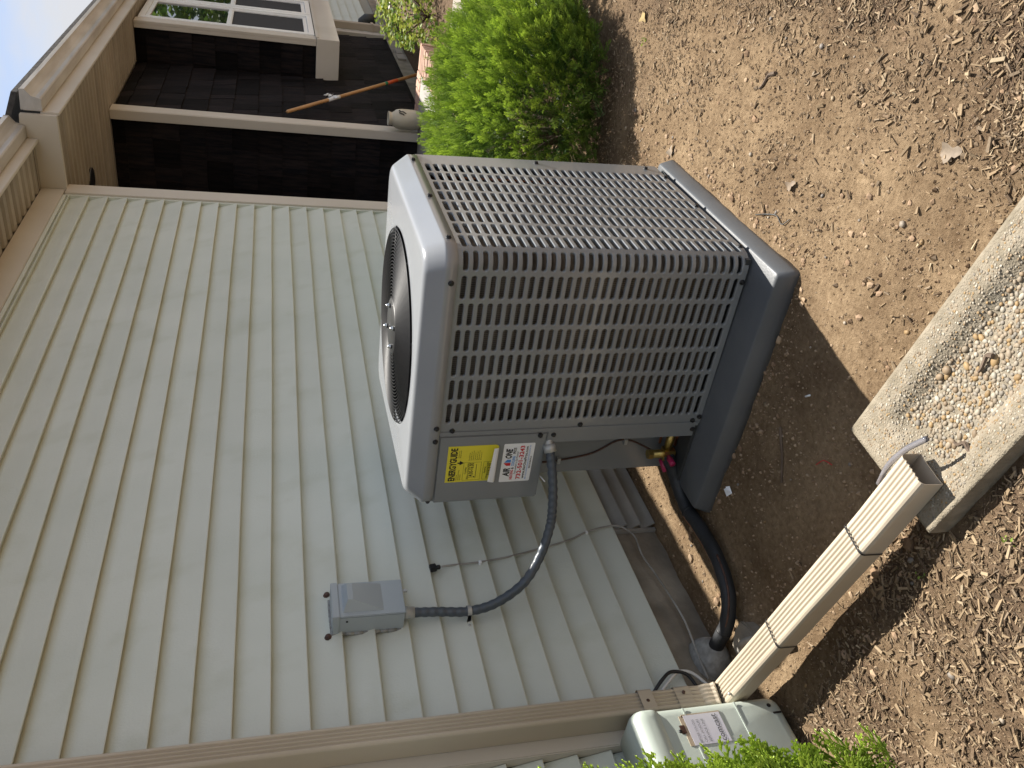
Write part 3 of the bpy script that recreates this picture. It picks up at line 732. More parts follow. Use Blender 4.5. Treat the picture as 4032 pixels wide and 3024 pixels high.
# thermostat wire with clips on the recess panel, service valves
wp = smooth_path([(-2.965, -.40, Z(-.822)), (-2.93, -.365, Z(-.86)), (-2.908, -.350, Z(-.93)), (-2.906, -.372, Z(-1.05)), (-2.906, -.420, Z(-1.13)), (-2.91, -.425, Z(-1.18)), (-2.93, -.40, Z(-1.25)), (-2.96, -.385, Z(-1.285))], 8)
b = MB(); b.tube(wp, .0035, 6); wro = b.build('control_wire', 'rust', hp)
for p in ((-2.909, -.352, Z(-.93)), (-2.909, -.422, Z(-1.165))):
    b = MB(); b.box(p[0]-.008, p[0]+.006, p[1]-.012, p[1]+.012, p[2]-.006, p[2]+.006); b.build('clip', 'galv', wro, .001)
vz = Z(-1.295)
b = MB(); b.tube([(-2.975, YM+.045, vz), (-2.975, -.455, vz)], .0115, 12); b.build('suction_stub', 'copper', hp)
b = MB(); b.tube([(-2.975, -.505, vz), (-2.975, -.42, vz)], [.0150, .0130], 12); b.tube([(-2.975, -.412, vz-.03), (-2.975, -.412, vz+.055)], .015, 12); b.tube([(-2.975, -.412, vz+.055), (-2.975, -.412, vz+.070)], .018, 6, smooth=False)
b.obox((-2.975, -.412, vz-.005), (.016, 0, 0), (0, .020, 0), (0, 0, .020)); b.build('service_valve', 'brass', hp)
b = MB(); b.tube([(-2.955, YM+.045, vz-.036), (-2.955, -.43, vz-.038)], .006, 8); b.tube([(-2.955, YM+.045, vz+.030), (-2.95, -.44, vz+.02)], .005, 8); b.build('liquid_stub', 'copper', hp)
for c0, c1 in (((-2.990, -.408, vz-.004), (-3.028, -.402, vz-.006)), ((-2.965, -.405, vz-.052), (-2.995, -.398, vz-.070)), ((-2.960, -.375, vz+.002), (-2.985, -.338, vz-.012))):
    c0, c1 = Vector(c0), Vector(c1); d = (c1-c0).normalized(); b = MB(); b.tube([c0, c1-d*.002, c1], [.0105, .0105, .009], 14); b.build('valve_cap', 'magenta', hp)
b = MB(); b.tube([(XF+.02, -.385, Z(-.822)), (XF+.005, -.375, Z(-.836)), (XF-.004, -.372, Z(-.840))], .0028, 6); b.build('spare_wire', 'paper', hp)

# equipment pad
pad = MB(); PB = lambda d: rrect(-3.168-d, -2.232+d, -1.222-d, -.318+d, .030, 6)
pad_r = []
P0 = rrect(-3.165, -2.262, -1.198, -.318, .014, 5); cx_, cy_ = -2.7135, -.758
def sc(P, d): return [(cx_+(x-cx_)*(1+d/.468), cy_+(y-cy_)*(1+d/.452)) for x, y in P]
for d, z in ((-.02, -1.43), (.016, -1.43), (.012, -1.40), (.001, -1.3605), (-.002, -1.3572), (-.006, -1.3555)): pad_r.append([(x, y, Z(z)) for x, y in sc(P0, d)])
pad.loft(pad_r, True, True); tag(pad.build('equipment_pad', 'pad'), 'slate grey plastic pad lying on the soil under the heat pump', 'pad')

# ------------------------------------------------------------------ disconnect box, conduit
db = thing('disconnect_box', 'pale grey electrical disconnect box with a raised cover, screwed to the clapboards', 'electrical box', (-3.243, -.05, Z(-.385)))
b = MB(); b.box(-3.309, -3.177, -.084, -.010, Z(-.382), Z(-.170)); b.build('enclosure', 'boxgrey', db, .002)
b = MB(); b.box(-3.311, -3.175, -.0905, -.0845, Z(-.384), Z(-.186)); doo = b.build('door', 'boxgrey', db, .002)
b = MB(); dx0, dx1, dz0, dz1 = -3.294, -3.188, Z(-.318), Z(-.196); yf = -.0907
b.add([(dx0, yf, dz0), (dx1, yf, dz0), (dx1, yf, dz1), (dx0, yf, dz1), (dx0+.020, yf-.034, dz1-.014), (dx1-.020, yf-.034, dz1-.014), (dx1-.020, yf-.033, dz1-.030), (dx0+.020, yf-.033, dz1-.030)],
      [(0,1,6,7), (1,2,5,6), (2,3,4,5), (3,0,7,4), (4,7,6,5)]); b.build('raised_handle_cover', 'boxgrey', doo)
b = MB(); b.box(-3.313, -3.173, -.0925, -.008, Z(-.1855), Z(-.164)); b.build('rain_hood', 'boxgrey', db, .002)
b = MB(); b.box(-3.228, -3.218, -.0925, -.0845, Z(-.398), Z(-.386)); b.build('hasp', 'galv', db, .001)
b = MB(); b.box(-3.311, -3.3095, -.070, -.064, Z(-.210), Z(-.204)); b.build('rivet', 'black', db)
b = MB(); pts = []
for i in range(9):
    z = Z(-.386)+(.205)*i/8; b.tube([(-3.311+.001*math.sin(i*2.1), -.014, z), (-3.311, -.014, z+.027)], .0045+.0018*abs(math.sin(i*1.7)), 7)
for i in range(6): b.tube([(-3.310+.0225*i, -.013, Z(-.1625)), (-3.287+.0225*i, -.013, Z(-.1625))], .004+.002*abs(math.sin(i*2.7)), 7)
b.build('caulk_bead', 'caulk', db)
for i, (xx, zz) in enumerate(((-3.152, -.157), (-3.318, -.153))):
    b = MB(); b.tube([(xx, -.002, Z(zz)), (xx, -.014, Z(zz)), (xx, -.022, Z(zz)), (xx, -.024, Z(zz))], [.0115, .0115, .008, .005], 8, smooth=False)
    tag(b.build('lag_bolt', 'rust'), ('rusty bolt touching the top edge of the grey disconnect box', 'rusty bolt in the clapboard just beyond the corner of the disconnect box')[i], 'bolt', 'old rusty bolts in the wall')
cd = thing('conduit', 'dark grey flexible conduit curving from the wall box down to the heat pump', 'conduit', (-3.29, -.05, Z(-.9)))
cp_ = smooth_path([(-3.280, -.052, Z(-.392)), (-3.284, -.050, Z(-.487)), (-3.292, -.050, Z(-.585)), (-3.285, -.070, Z(-.675)), (-3.255, -.12, Z(-.767)), (-3.206, -.19, Z(-.825)), (-3.163, -.27, Z(-.854)), (-3.140, -.33, Z(-.858)), (-3.105, -.41, Z(-.855)), (-3.065, -.485, Z(-.845)), (-3.045, -.515, Z(-.838))], 14)
rad = [.0156 if (k % 4) < 2 else .0142 for k in range(len(cp_))]
b = MB(); b.tube(cp_, rad, 14); b.build('sleeve', 'conduit', cd)
b = MB(); b.tube([(-3.279, -.052, Z(-.3845)), (-3.280, -.052, Z(-.392)), (-3.2805, -.052, Z(-.396)), (-3.281, -.0515, Z(-.416))], [.020, .0205, .019, .0185], 16); b.build('connector', 'galv', cd)
b = MB(); b.tube([(-3.044, -.517, Z(-.8385)), (-3.058, -.497, Z(-.8435))], .0200, 16); b.tube(smooth_path([(-3.005, -.555, Z(-.8215)), (-3.010, -.550, Z(-.832)), (-3.028, -.532, Z(-.8385)), (-3.046, -.515, Z(-.839))], 5), .0140, 12); b.build('elbow_connector', 'galv', cd)
b = MB(); P = []
for i in range(13): a = math.pi*i/12; P.append((-3.292+.0172*math.cos(a), -.050-.0175*math.sin(a)))
P = [(-3.292+.0172, -.016)]+P+[(-3.292-.0172, -.019), (-3.292-.040, -.0175)]
b.loft([[(x, y, Z(-.582)) for x, y in P], [(x, y, Z(-.596)) for x, y in P]], closed=False); b.loft([[(x*1.0, y-.0012, Z(-.583)) for x, y in P], [(x, y-.0012, Z(-.595)) for x, y in P]], closed=False)
b.tube([(-3.324, -.017, Z(-.589)), (-3.324, -.0225, Z(-.589))], .0045, 8); b.build('strap', 'galv', cd)

# ------------------------------------------------------------------ cables on the wall, line set
def cable(name, pts, r, m, label, cat, n=7, seg=10):
    b = MB(); b.tube(smooth_path(pts, seg), r, n); return tag(b.build(name, m), label, cat)
cc = thing('coaxial_cable', 'thin grey cable stapled up the clapboards with a black plug at its end', 'cable', (-3.0, -.02, Z(-1.3)))
b = MB(); b.tube(smooth_path([(-3.070, -.024, Z(-.540)), (-3.064, -.022, Z(-.585)), (-3.058, -.021, Z(-.672)), (-3.038, -.021, Z(-.798)), (-2.984, -.022, Z(-1.009)), (-2.947, -.024, Z(-1.098)), (-2.930, -.030, Z(-1.18)), (-2.936, -.034, Z(-1.237)), (-2.99, -.034, Z(-1.275)), (-3.083, -.030, Z(-1.272)), (-3.190, -.028, Z(-1.290)), (-3.372, -.026, Z(-1.310)), (-3.527, -.024, Z(-1.297)), (-3.615, -.024, Z(-1.293))], 9), .0036, 7); b.build('sleeve', 'cable', cc)
b = MB(); b.tube([(-3.071, -.024, Z(-.535)), (-3.073, -.025, Z(-.522))], .0085, 8); b.obox((-3.075, -.026, Z(-.510)), (.012, 0, .002), (0, .009, 0), (-.002, 0, .011)); b.build('plug', 'blackrubber', cc, .002)
for xx, zz in ((-3.0575, -.676), (-2.945, -1.102)):
    b = MB(); b.box(xx-.010, xx+.004, -.029, -.012, Z(zz)-.005, Z(zz)+.005); b.build('clip', 'paper', cc, .002)
ls = thing('line_set', 'black foam-wrapped refrigerant pipe running from the heat pump along the wall', 'pipe', (-3.3, -.25, .0))
lp = smooth_path([(-2.975, -.410, Z(-1.310)), (-2.985, -.372, Z(-1.330)), (-3.010, -.325, Z(-1.352)), (-3.055, -.285, Z(-1.366)), (-3.115, -.266, Z(-1.372)), (-3.20, -.270, Z(-1.376)), (-3.34, -.270, Z(-1.374)), (-3.455, -.238, Z(-1.368)), (-3.515, -.165, Z(-1.360)), (-3.522, -.085, Z(-1.352)), (-3.520, .01, Z(-1.345))], 10)
b = MB(); b.tube(lp, [.0238+.0006*math.sin(k*.9) for k in range(len(lp))], 16); b.build('insulation', 'foam', ls)
b = MB(); b.tube([p+Vector((.004, .026, .004)) for p in lp[22:88]], .0065, 8); b.build('liquid_line', 'copper', ls)
b = MB(); b.tube([p+Vector((-.010, -.022, .012)) for p in lp[60:95]], .0035, 6); b.build('control_wire', 'rust', ls)
for k in (40, 84):
    b = MB(); b.tube([lp[k], lp[k]+(lp[k+1]-lp[k]).normalized()*.006], .0252, 16); b.build('tie', 'blackrubber', ls)
b = MB(); rings = []
for i, (r, yy) in enumerate(((.075, .004), (.066, -.02), (.050, -.045), (.034, -.062), (.0225, -.066))):
    rings.append([(-3.522+r*(1+.12*math.sin(3*a))*math.cos(a), yy, Z(-1.352)+r*(1+.15*math.cos(2*a))*math.sin(a)) for a in (2*math.pi*k/18 for k in range(18))])
b.loft(rings); b.build('mortar_collar', 'caulk', ls)
b = MB(); rr = random.Random(4)
rings = [[(-3.600+sx*(1+.15*rr.uniform(-1,1)), -.165+sy*(1+.15*rr.uniform(-1,1)), z) for sx, sy in ((-.045,-.06),(.0,-.075),(.045,-.05),(.05,.0),(.04,.055),(-.01,.065),(-.05,.05),(-.055,0))] for z in (-.03, .018, .030)]
b.loft(rings, True, True, smooth=False); tag(b.build('rubble_lump', 'foundation', None, .006), 'lump of old grey concrete lying beside the pipe where it meets the wall', 'concrete lump')
cable('loop_cable', [(-3.645, -.030, Z(-1.090)), (-3.617, -.050, Z(-1.125)), (-3.594, -.055, Z(-1.165)), (-3.606, -.052, Z(-1.212)), (-3.648, -.040, Z(-1.235))], .0055, 'blackrubber', 'short black cable looping out from behind the downspout', 'cable')
cable('loop_cable', [(-3.655, -.030, Z(-1.105)), (-3.618, -.045, Z(-1.150)), (-3.590, -.045, Z(-1.195)), (-3.598, -.042, Z(-1.238)), (-3.650, -.035, Z(-1.280))], .0055, 'whitecable', 'short white cable looping out from behind the downspout', 'cable')
cable('drain_tube', [(-3.60, -.13, Z(-1.375)), (-3.625, -.20, Z(-1.345)), (-3.665, -.27, Z(-1.345)), (-3.72, -.33, Z(-1.372))], .010, 'cable', 'short grey tube bending out of the soil beneath the sloping downspout', 'tube')

# ------------------------------------------------------------------ downspout with elbow and extension
ds = thing('downspout', 'ribbed beige downspout at the wall corner with an elbow and a long sloping extension', 'downspout', (-3.72, -.06, 0))
DW, DD = .066, .078
def ds_profile(wd, dp, ribs=4, rdep=.006, r=.010):
    """outline in (across, outward): ribbed front, rounded edges"""
    P = []
    P += [(-wd/2, 0)]
    P += [(-wd/2, dp-r)]+[(-wd/2+r-r*math.cos(t), dp-r+r*math.sin(t)) for t in (.4, .8, 1.2)]
    x0, x1 = -wd/2+r, wd/2-r
    for k in range(ribs*6+1):
        u = k/(ribs*6); P.append((x0+(x1-x0)*u, dp-rdep*.5*(1-math.cos(2*math.pi*ribs*u))))
    P += [(wd/2-r+r*math.sin(t), dp-r+r*math.cos(t)) for t in (.4, .8, 1.2)]+[(wd/2, dp-r), (wd/2, 0)]
    P += [(wd*.3, .003), (-wd*.3, .003)]
    return P
def sweep(mb, prof, path_pts, outs, k=None):
    rings = []
    for i, (p, o) in enumerate(zip(path_pts, outs)):
        p, o = Vector(p), Vector(o).normalized()
        t = (Vector(path_pts[min(i+1, len(path_pts)-1)])-Vector(path_pts[max(i-1, 0)])).normalized()
        o = (o-t*o.dot(t)).normalized(); a = o.cross(t)*1.0
        s_ = 1 if k is None else k[i]
        rings.append([p+a*u*s_+o*v*s_ for u, v in prof])
    mb.loft(rings, smooth=False); return rings
dxc = -3.7175; yb_ = -.032
b = MB(); sweep(b, ds_profile(DW, DD), [(dxc, yb_, Z(1.26)), (dxc, yb_, Z(0)), (dxc, yb_, Z(-1.19))], [(0,-1,0)]*3); b.build('pipe', 'downspout', ds)
for zz in (-1.022,):
    b = MB(); sweep(b, [(u*1.06, v*1.035+.0) for u, v in ds_profile(DW+.004, DD+.003, 4, 0)], [(dxc, yb_, Z(zz)+.021), (dxc, yb_, Z(zz)-.021)], [(0,-1,0)]*2); st_ = b.build('strap', 'downspout', ds)
    b = MB(); b.tube([(dxc-.004, yb_-DD-.0035, Z(zz)), (dxc-.004, yb_-DD-.006, Z(zz))], .0055, 10); b.build('screw', 'rust', st_)
# elbow, then extension along the measured direction
e_dir = Vector((-.196, -.98, -.034)).normalized()
ext0 = Vector((-3.722, -.105, Z(-1.305))); e_up = Vector((0, 0, 1))
el_p, el_o = [], []
c0 = Vector((dxc, yb_, Z(-1.150)))
for i in range(9):
    t = i/8; a = t*math.pi/2*.97
    p = c0.lerp(ext0, 0) + Vector((0, 0, -1))*(.155*math.sin(a)) + Vector((e_dir.x, e_dir.y, 0))*(.075*(1-math.cos(a)))
    el_p.append(p); el_o.append(Vector((0, -math.cos(a), math.sin(a))))
b = MB(); sweep(b, ds_profile(DW+.004, DD-.004, 4, .003), el_p, el_o, [1.0+.035*(i % 2) for i in range(9)]); b.build('elbow', 'downspout', ds)
b = MB(); sweep(b, ds_profile(DW+.006, DD+.004, 4, .001), [(dxc, yb_+.002, Z(-1.115)), (dxc, yb_+.002, Z(-1.165))], [(0,-1,0)]*2); b.build('elbow_collar', 'downspout', ds)
b = MB(); b.tube([(dxc+.01, yb_-DD-.002, Z(-1.140)), (dxc+.01, yb_-DD-.0065, Z(-1.140))], .005, 10); b.build('screw', 'rust', ds)
L = 1.04; W2, D2 = .084, .056
pts = [ext0+e_dir*(L*i/16)-Vector((0,0,.0)) for i in range(17)]
ex = MB(); prof = ds_profile(W2, D2, 5, .0038, .014)
kk = [1.0]*17
rings = sweep(ex, prof, pts, [e_up]*17, kk)
# crimped, slightly bent mouth
ex.v = [(v[0], v[1], v[2]+.006*max(0, (-.95-v[1])/.15)) if v[1] < -.95 else v for v in ex.v]
ex.v = [(v[0], v[1], v[2]+.0016*mnoise.noise((v[0]*22, v[1]*9, v[2]*22))) for v in ex.v]
exo = ex.build('extension', 'downspout', ds)
sol = exo.modifiers.new('thickness', 'SOLIDIFY'); sol.thickness = .002; sol.offset = -1
for y_ in (-.455, -.875):
    t = (y_-ext0.y)/e_dir.y; c = ext0+e_dir*t
    b = MB(); b_prof = [(u*1.03, v*1.0+(.0015 if v > D2*.5 else -.0015)) for u, v in ds_profile(W2+.001, D2+.001, 4, 0, .012)]
    sweep(b, b_prof, [c-e_dir*.0025, c+e_dir*.0025], [e_up]*2); b.build('zip_tie', 'blackrubber', ds)
b = MB(); b.tube([ext0+e_dir*.06+Vector((-.028,0,.058)), ext0+e_dir*.06+Vector((-.030,0,.0635))], .0045, 8); b.build('screw', 'galv', ds)
# clear tube that lies at the mouth of the extension
cable('clear_tube', [(-3.850, -1.02, Z(-1.300)), (-3.862, -1.085, Z(-1.288)), (-3.890, -1.15, Z(-1.282)), (-3.925, -1.205, Z(-1.280))], .0066, 'clear', 'short clear plastic tube sticking out beside the mouth of the downspout extension', 'tube')

# far downspout and hood on the far wall
d2 = thing('downspout', 'small tan downspout under the far end of the bay window', 'downspout', (5.40, -.06, 0))
b = MB(); sweep(b, ds_profile(.07, .08, 3, .003), [(5.38, -.03, Z(-.60)), (5.38, -.03, Z(-1.18))], [(0,-1,0)]*2); b.build('pipe', 'downspout', d2)
b = MB(); pp = [(5.38, -.03-.09*(1-math.cos(a)), Z(-1.18)-.12*math.sin(a)) for a in (math.pi/2*i/6 for i in range(7))]
sweep(b, ds_profile(.075, .075, 3, .003), pp, [(0, -math.cos(a), math.sin(a)) for a in (math.pi/2*i/6 for i in range(7))]); b.build('elbow', 'downspout', d2)
b = MB(); sweep(b, ds_profile(.075, .065, 3, .003), [(5.38, -.10, Z(-1.335)), (5.42, -.36, Z(-1.355))], [(0,0,1)]*2); b.build('extension', 'downspout', d2)
b = MB(); b.box(5.335, 5.425, -.118, -.03, Z(-1.115), Z(-1.085)); b.build('strap', 'downspout', d2)
b = MB(); b.tube([(5.72, -.02, Z(-1.02)), (5.72, -.06, Z(-1.02)), (5.72, -.10, Z(-1.06)), (5.72, -.10, Z(-1.17))], [.05, .055, .055, .06], 14); tag(b.build('vent_hood', 'darkgrey'), 'dark grey vent hood on the far clapboards next to the small downspout', 'vent hood')

# ------------------------------------------------------------------ utility box behind the shrub
ub = thing('utility_box', 'pale green plastic cable utility box with a torn white sticker, low on the wall', 'utility box', (-3.88, -.09, 0))
def rbox(x0, x1, y0, y1, z0, z1, r, taper=0):
    """box with rounded front, edges blended"""
    b = MB(); P = rrect(x0, x1, z0, z1, r, 7); cx_, cz_ = (x0+x1)/2, (z0+z1)/2; rings = []
    for d, y in ((0, y1), (0, y0+.045), (.004, y0+.028), (.012, y0+.012), (.024, y0+.003), (.040, y0)):
        rings.append([(cx_+(x-cx_)*(1-d/((x1-x0)/2)), y, cz_+(z-cz_)*(1-d/((z1-z0)/2))) for x, z in P])
    b.loft(rings, True, True); return b
rbox(-4.03, -3.772, -.165, -.032, Z(-1.395), Z(-.945), .034).build('cover', 'utility', ub)
rbox(-4.036, -3.768, -.171, -.031, Z(-1.030), Z(-.930), .034).build('hood', 'utility', ub)
for zz in (-1.085, -1.245):
    b = MB(); b.box(-4.02, -3.790, -.1665, -.164, Z(zz)-.003, Z(zz)+.003); b.build('rib', 'utility', ub, .001)
b = MB(); b.box(-3.905, -3.815, -.1668, -.1655, Z(-1.185), Z(-1.075)); sto = b.build('sticker', 'utilpaper', ub)
b = MB(); b.box(-3.820, -3.811, -.1664, -.1653, Z(-1.187), Z(-1.070)); b.box(-3.905, -3.815, -.1664, -.1653, Z(-1.074), Z(-1.062)); b.build('torn_edge', 'stickertan', ub)
b = MB(); text_mesh(b, 'comcast', (-3.902, -.1674, Z(-1.172)), (1,0,0), (0,0,1), .082, .018, .012); b.build('lettering', 'inkgrey', sto, fixn=False)
b = MB()
for i, s_ in enumerate(('BEFORE YOU DIG', 'CALL 24 HOURS', 'SERVICE LINE')): text_mesh(b, s_, (-3.900, -.1674, Z(-1.100)-.014*i), (1,0,0), (0,0,1), .07, .007, .0)
b.build('small_lettering', 'inkgrey', sto, fixn=False)
b = MB(); b.box(-3.868, -3.842, -.1672, -.1655, Z(-1.068), Z(-1.052)); b.build('latch', 'rust', ub, .003)
b = MB(); b.tube([(-3.86, -.166, Z(-1.05)), (-3.86, -.1685, Z(-1.05))], .005, 10); b.tube([(-3.815, -.166, Z(-1.345)), (-3.815, -.1675, Z(-1.345))], .006, 10); b.build('screw', 'black', ub)
b = MB(); b.box(-3.842, -3.837, -.1675, -.1655, Z(-1.372), Z(-1.347)); b.build('slot', 'black', ub)

# ------------------------------------------------------------------ splash block with exposed pebbles
sb = thing('splash_block', 'concrete splash block with exposed pebbles in its trough, under the downspout mouth', 'splash block', (-3.86, -1.3, -.03))
SD = Vector((-.205, -.979, 0)).normalized(); SN = Vector((-.995, .10, 0)).normalized(); S0 = Vector((-3.669, -1.035, 0)); SW, SL = .325, .78
ztop = Z(-1.337)
def sb_h(a, l):
    """surface height over (across 0..SW, along 0..SL)"""
    e = min(a, SW-a); f = l
    rim = .048; d = min((e-rim)/.055, (f-.075)/.075)
    if e < rim+.055 and f < .15:      # rounded end of the trough
        dx = max(0, rim+.055-e)/.055; dy = max(0, .15-f)/.075; d = 1-math.hypot(dx, dy)
    d = max(0, min(1, d)); d = d*d*(3-2*d)
    return ztop-.028*d-.014*(l/SL)
sv = []; na_, nl_ = 40, 90
for j in range(nl_+1):
    for i in range(na_+1):
        a, l = SW*i/na_, SL*j/nl_; p = S0+SN*a+SD*l
        sv.append((p.x, p.y, sb_h(a, l)+.0008*mnoise.noise((a*60, l*60, 1))))
ii = (np.arange(nl_)[:, None]*(na_+1)+np.arange(na_)[None, :]).ravel(); sf = [tuple(q) for q in np.stack([ii, ii+1, ii+na_+2, ii+na_+1], 1)]
b = MB(); b.add(sv, sf, True)
border = [i for i in range(na_+1)]+[j*(na_+1)+na_ for j in range(1, nl_+1)]+[nl_*(na_+1)+i for i in range(na_-1, -1, -1)]+[j*(na_+1) for j in range(nl_-1, 0, -1)]
nb = len(border); o_ = len(b.v); lows = []
for q in border:
    x, y, z = sv[q]; b.v.append((x, y, -.09))
for q in range(nb): b.f.append((border[q], border[(q+1) % nb], o_+(q+1) % nb, o_+q)); b.sm.append(False)
b.build('block', 'splash', sb)
def ico():
    bm = bmesh.new(); bmesh.ops.create_icosphere(bm, subdivisions=1, radius=1); v = np.array([x.co[:] for x in bm.verts]); f = np.array([[x.index for x in q.verts] for q in bm.faces]); bm.free(); return v, f
IV, IF = ico()
IVp, IFp = IV, IF
bm = bmesh.new(); bmesh.ops.create_icosphere(bm, subdivisions=2, radius=1); IVp = np.array([x.co[:] for x in bm.verts]); IFp = np.array([[x.index for x in q.verts] for q in bm.faces]); bm.free()
pv, pf, pc = [], [], []; cnt = 0; placed = []
pal = np.array([(.25,.20,.14),(.30,.26,.20),(.22,.16,.10),(.36,.325,.26),(.27,.18,.085),(.20,.175,.14),(.28,.225,.16)])
tries = 0
while cnt < 3000 and tries < 60000:
    tries += 1
    a, l = rng.uniform(.015, SW-.015), rng.uniform(.02, SL-.01)
    e = min(a, SW-a); inner = e > .085 and l > .13
    r = rng.lognormal(math.log(.0043), .35) if inner else rng.uniform(.0012, .0032)
    if not inner and rng.random() > .45: continue
    if any(abs(q[0]-a) < (q[2]+r)*.85 and math.hypot(q[0]-a, q[1]-l) < (q[2]+r)*.80 for q in placed): continue
    placed.append((a, l, r)); p = S0+SN*a+SD*l; th = rng.uniform(0, 6.28); el = rng.uniform(1.0, 1.5)
    v = IVp*np.array([r*el, r, r*.62]) if inner else IVp*np.array([r*el, r, r*.35])
    c, s_ = math.cos(th), math.sin(th); v = np.c_[v[:,0]*c-v[:,1]*s_, v[:,0]*s_+v[:,1]*c, v[:,2]]
    v += np.array([p.x, p.y, sb_h(a, l)+r*.10]); pf.append(IFp+len(IVp)*cnt); pv.append(v)
    pc.append(np.repeat((pal[rng.integers(len(pal))]*rng.uniform(.8, 1.15))[None], len(IVp), 0)); cnt += 1
stuff(link('pebbles', np_mesh('pebbles', np.concatenate(pv), np.concatenate(pf), np.concatenate(pc), True), 'pebble', sb))

# ------------------------------------------------------------------ porch things
vs_ = MB(); vs_.lathe([(.001, 0), (.066, 0), (.074, .01), (.080, .06), (.080, .15), (.072, .19), (.052, .215), (.047, .225), (.052, .24), (.056, .25), (.052, .255), (.046, .25), (.042, .22), (.06, .18), (.06, .02)], (1.675, -.125, Z(-1.130)), n=28, cap0=False, cap1=True)
vso = tag(vs_.build('vase', 'vase'), 'tan stoneware crock standing on the porch at the foot of the corner board', 'crock')
b = MB()
for i in range(5):
    a = -2.35+.09*i; p = Vector((1.675+.0805*math.cos(a), -.125+.0805*math.sin(a), Z(-1.130)+.145+.02*math.sin(i*2))); b.obox(p, (.006, -.004, .010), (.003, .003, 0), (.004, 0, -.003))
b.build('painted_mark', 'ink', vso)
pole = thing('pole', 'wooden broom pole with a white rag tied on, leaning on the dark shingles', 'pole', (2.95, -.17, -.02))
pA, pB = Vector((1.90, -.042, Z(-.100))), Vector((3.02, -.200, Z(-1.40)))
b = MB(); b.tube([pA, pA+(pB-pA)*.01, pA+(pB-pA)*.5, pB], [.011, .0145, .0145, .0145], 12); b.build('shaft', 'wood', pole)
def onp(t): return pA+(pB-pA)*t
b = MB(); b.tube([onp(.26), onp(.335)], .0160, 10); rr = random.Random(2)
for i in range(7):
    c = onp(.29)+Vector((rr.uniform(-.04,.04), -.02, rr.uniform(-.03,.05))); b.obox(c, (rr.uniform(.01,.03), 0, rr.uniform(-.02,.02)), (0, .004, .002), (rr.uniform(-.006,.006), .004, .010))
b.build('rag', 'tape', pole)
b = MB(); b.tube([onp(.675), onp(.75)], .0153, 10); b.build('orange_band', 'orange', pole)
b = MB(); b.tube([onp(.655), onp(.674)], .0153, 10); b.build('green_band', 'green', pole)

# ------------------------------------------------------------------ vegetation
def frames(d):
    d = d/np.linalg.norm(d, axis=1, keepdims=True); ref = np.where(np.abs(d[:, 2:3]) < .9, np.array([[0,0,1.]]), np.array([[1.,0,0]]))
    u = np.cross(d, ref); u /= np.linalg.norm(u, axis=1, keepdims=True); return d, u, np.cross(d, u)
def yew_shoots(base, dirs, length, tip, seed):
    """shoots of flat pointed needles in two ragged ranks; one quad per needle"""
    r = np.random.default_rng(seed); n = len(base); K = 24
    d, u, v = frames(dirs); roll = r.uniform(0, 6.28, n)[:, None]; a = u*np.cos(roll)+v*np.sin(roll); b = np.cross(d, a)
    V, F, C = [], [], []
    for k in range(K):
        t = (k+.5)/K; side = 1 if k % 2 else -1
        nl = (.024+.008*math.sin(math.pi*min(1, t*1.15)))*(1-.35*t)*r.uniform(.8, 1.2, (n, 1))
        p = base+d*length[:, None]*t
        an = .95-.5*t+r.uniform(-.2, .2, (n, 1)); lift = r.uniform(-.35, .65, (n, 1))
        nd = d*np.cos(an)+(a*side*np.cos(lift)+b*np.sin(lift))*np.sin(an)
        wv = np.cross(nd, b+a*.3); wv /= np.linalg.norm(wv, axis=1, keepdims=True)+1e-9; hw = .0020
        o = len(V)*4*n
        q = np.stack([p-wv*hw*.6, p+nd*nl*.55-wv*hw, p+nd*nl, p+nd*nl*.55+wv*hw], 1)
        V.append(q.reshape(-1, 3))
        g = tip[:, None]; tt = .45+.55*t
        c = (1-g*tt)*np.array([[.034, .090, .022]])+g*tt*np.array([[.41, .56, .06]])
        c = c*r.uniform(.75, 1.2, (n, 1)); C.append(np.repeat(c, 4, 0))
    V = np.concatenate(V); C = np.concatenate(C); F = np.arange(len(V)).reshape(-1, 4)
    return V, F, C
def lump(d): return 1+.10*mnoise.noise((d[0]*2.2+5, d[1]*2.2, d[2]*2.2))+.06*mnoise.noise((d[0]*5, d[1]*5+2, d[2]*5))
bush = thing('yew_bush', 'rounded bright green yew bush with needle shoots, growing behind the heat pump', 'bush', (-.78, -.80, 0))
BC = np.array([-1.00, -.93, .22]); BR = np.array([.70, .66, .43])
def bush_points(n, k0, k1, seed):
    r = np.random.default_rng(seed); d = r.normal(size=(n, 3)); d /= np.linalg.norm(d, axis=1, keepdims=True)
    d = d[(d[:, 2] > -.93)]; d = np.sign(d)*np.abs(d)**.86; d /= np.linalg.norm(d, axis=1, keepdims=True)**.55
    lu = np.array([lump(q) for q in d])[:, None]; kk = r.uniform(k0, k1, (len(d), 1))
    sq = np.sign(d)*np.abs(d)**.85; sq /= np.linalg.norm(d, axis=1, keepdims=True)
    p = BC+d*BR*lu*kk
    if seed == 4: p[:, 2] = .03+np.abs(p[:, 2])*.35; d[:, 2] = -.2
    return p, d, kk[:, 0], r
V, F, C = [], [], []; off = 0
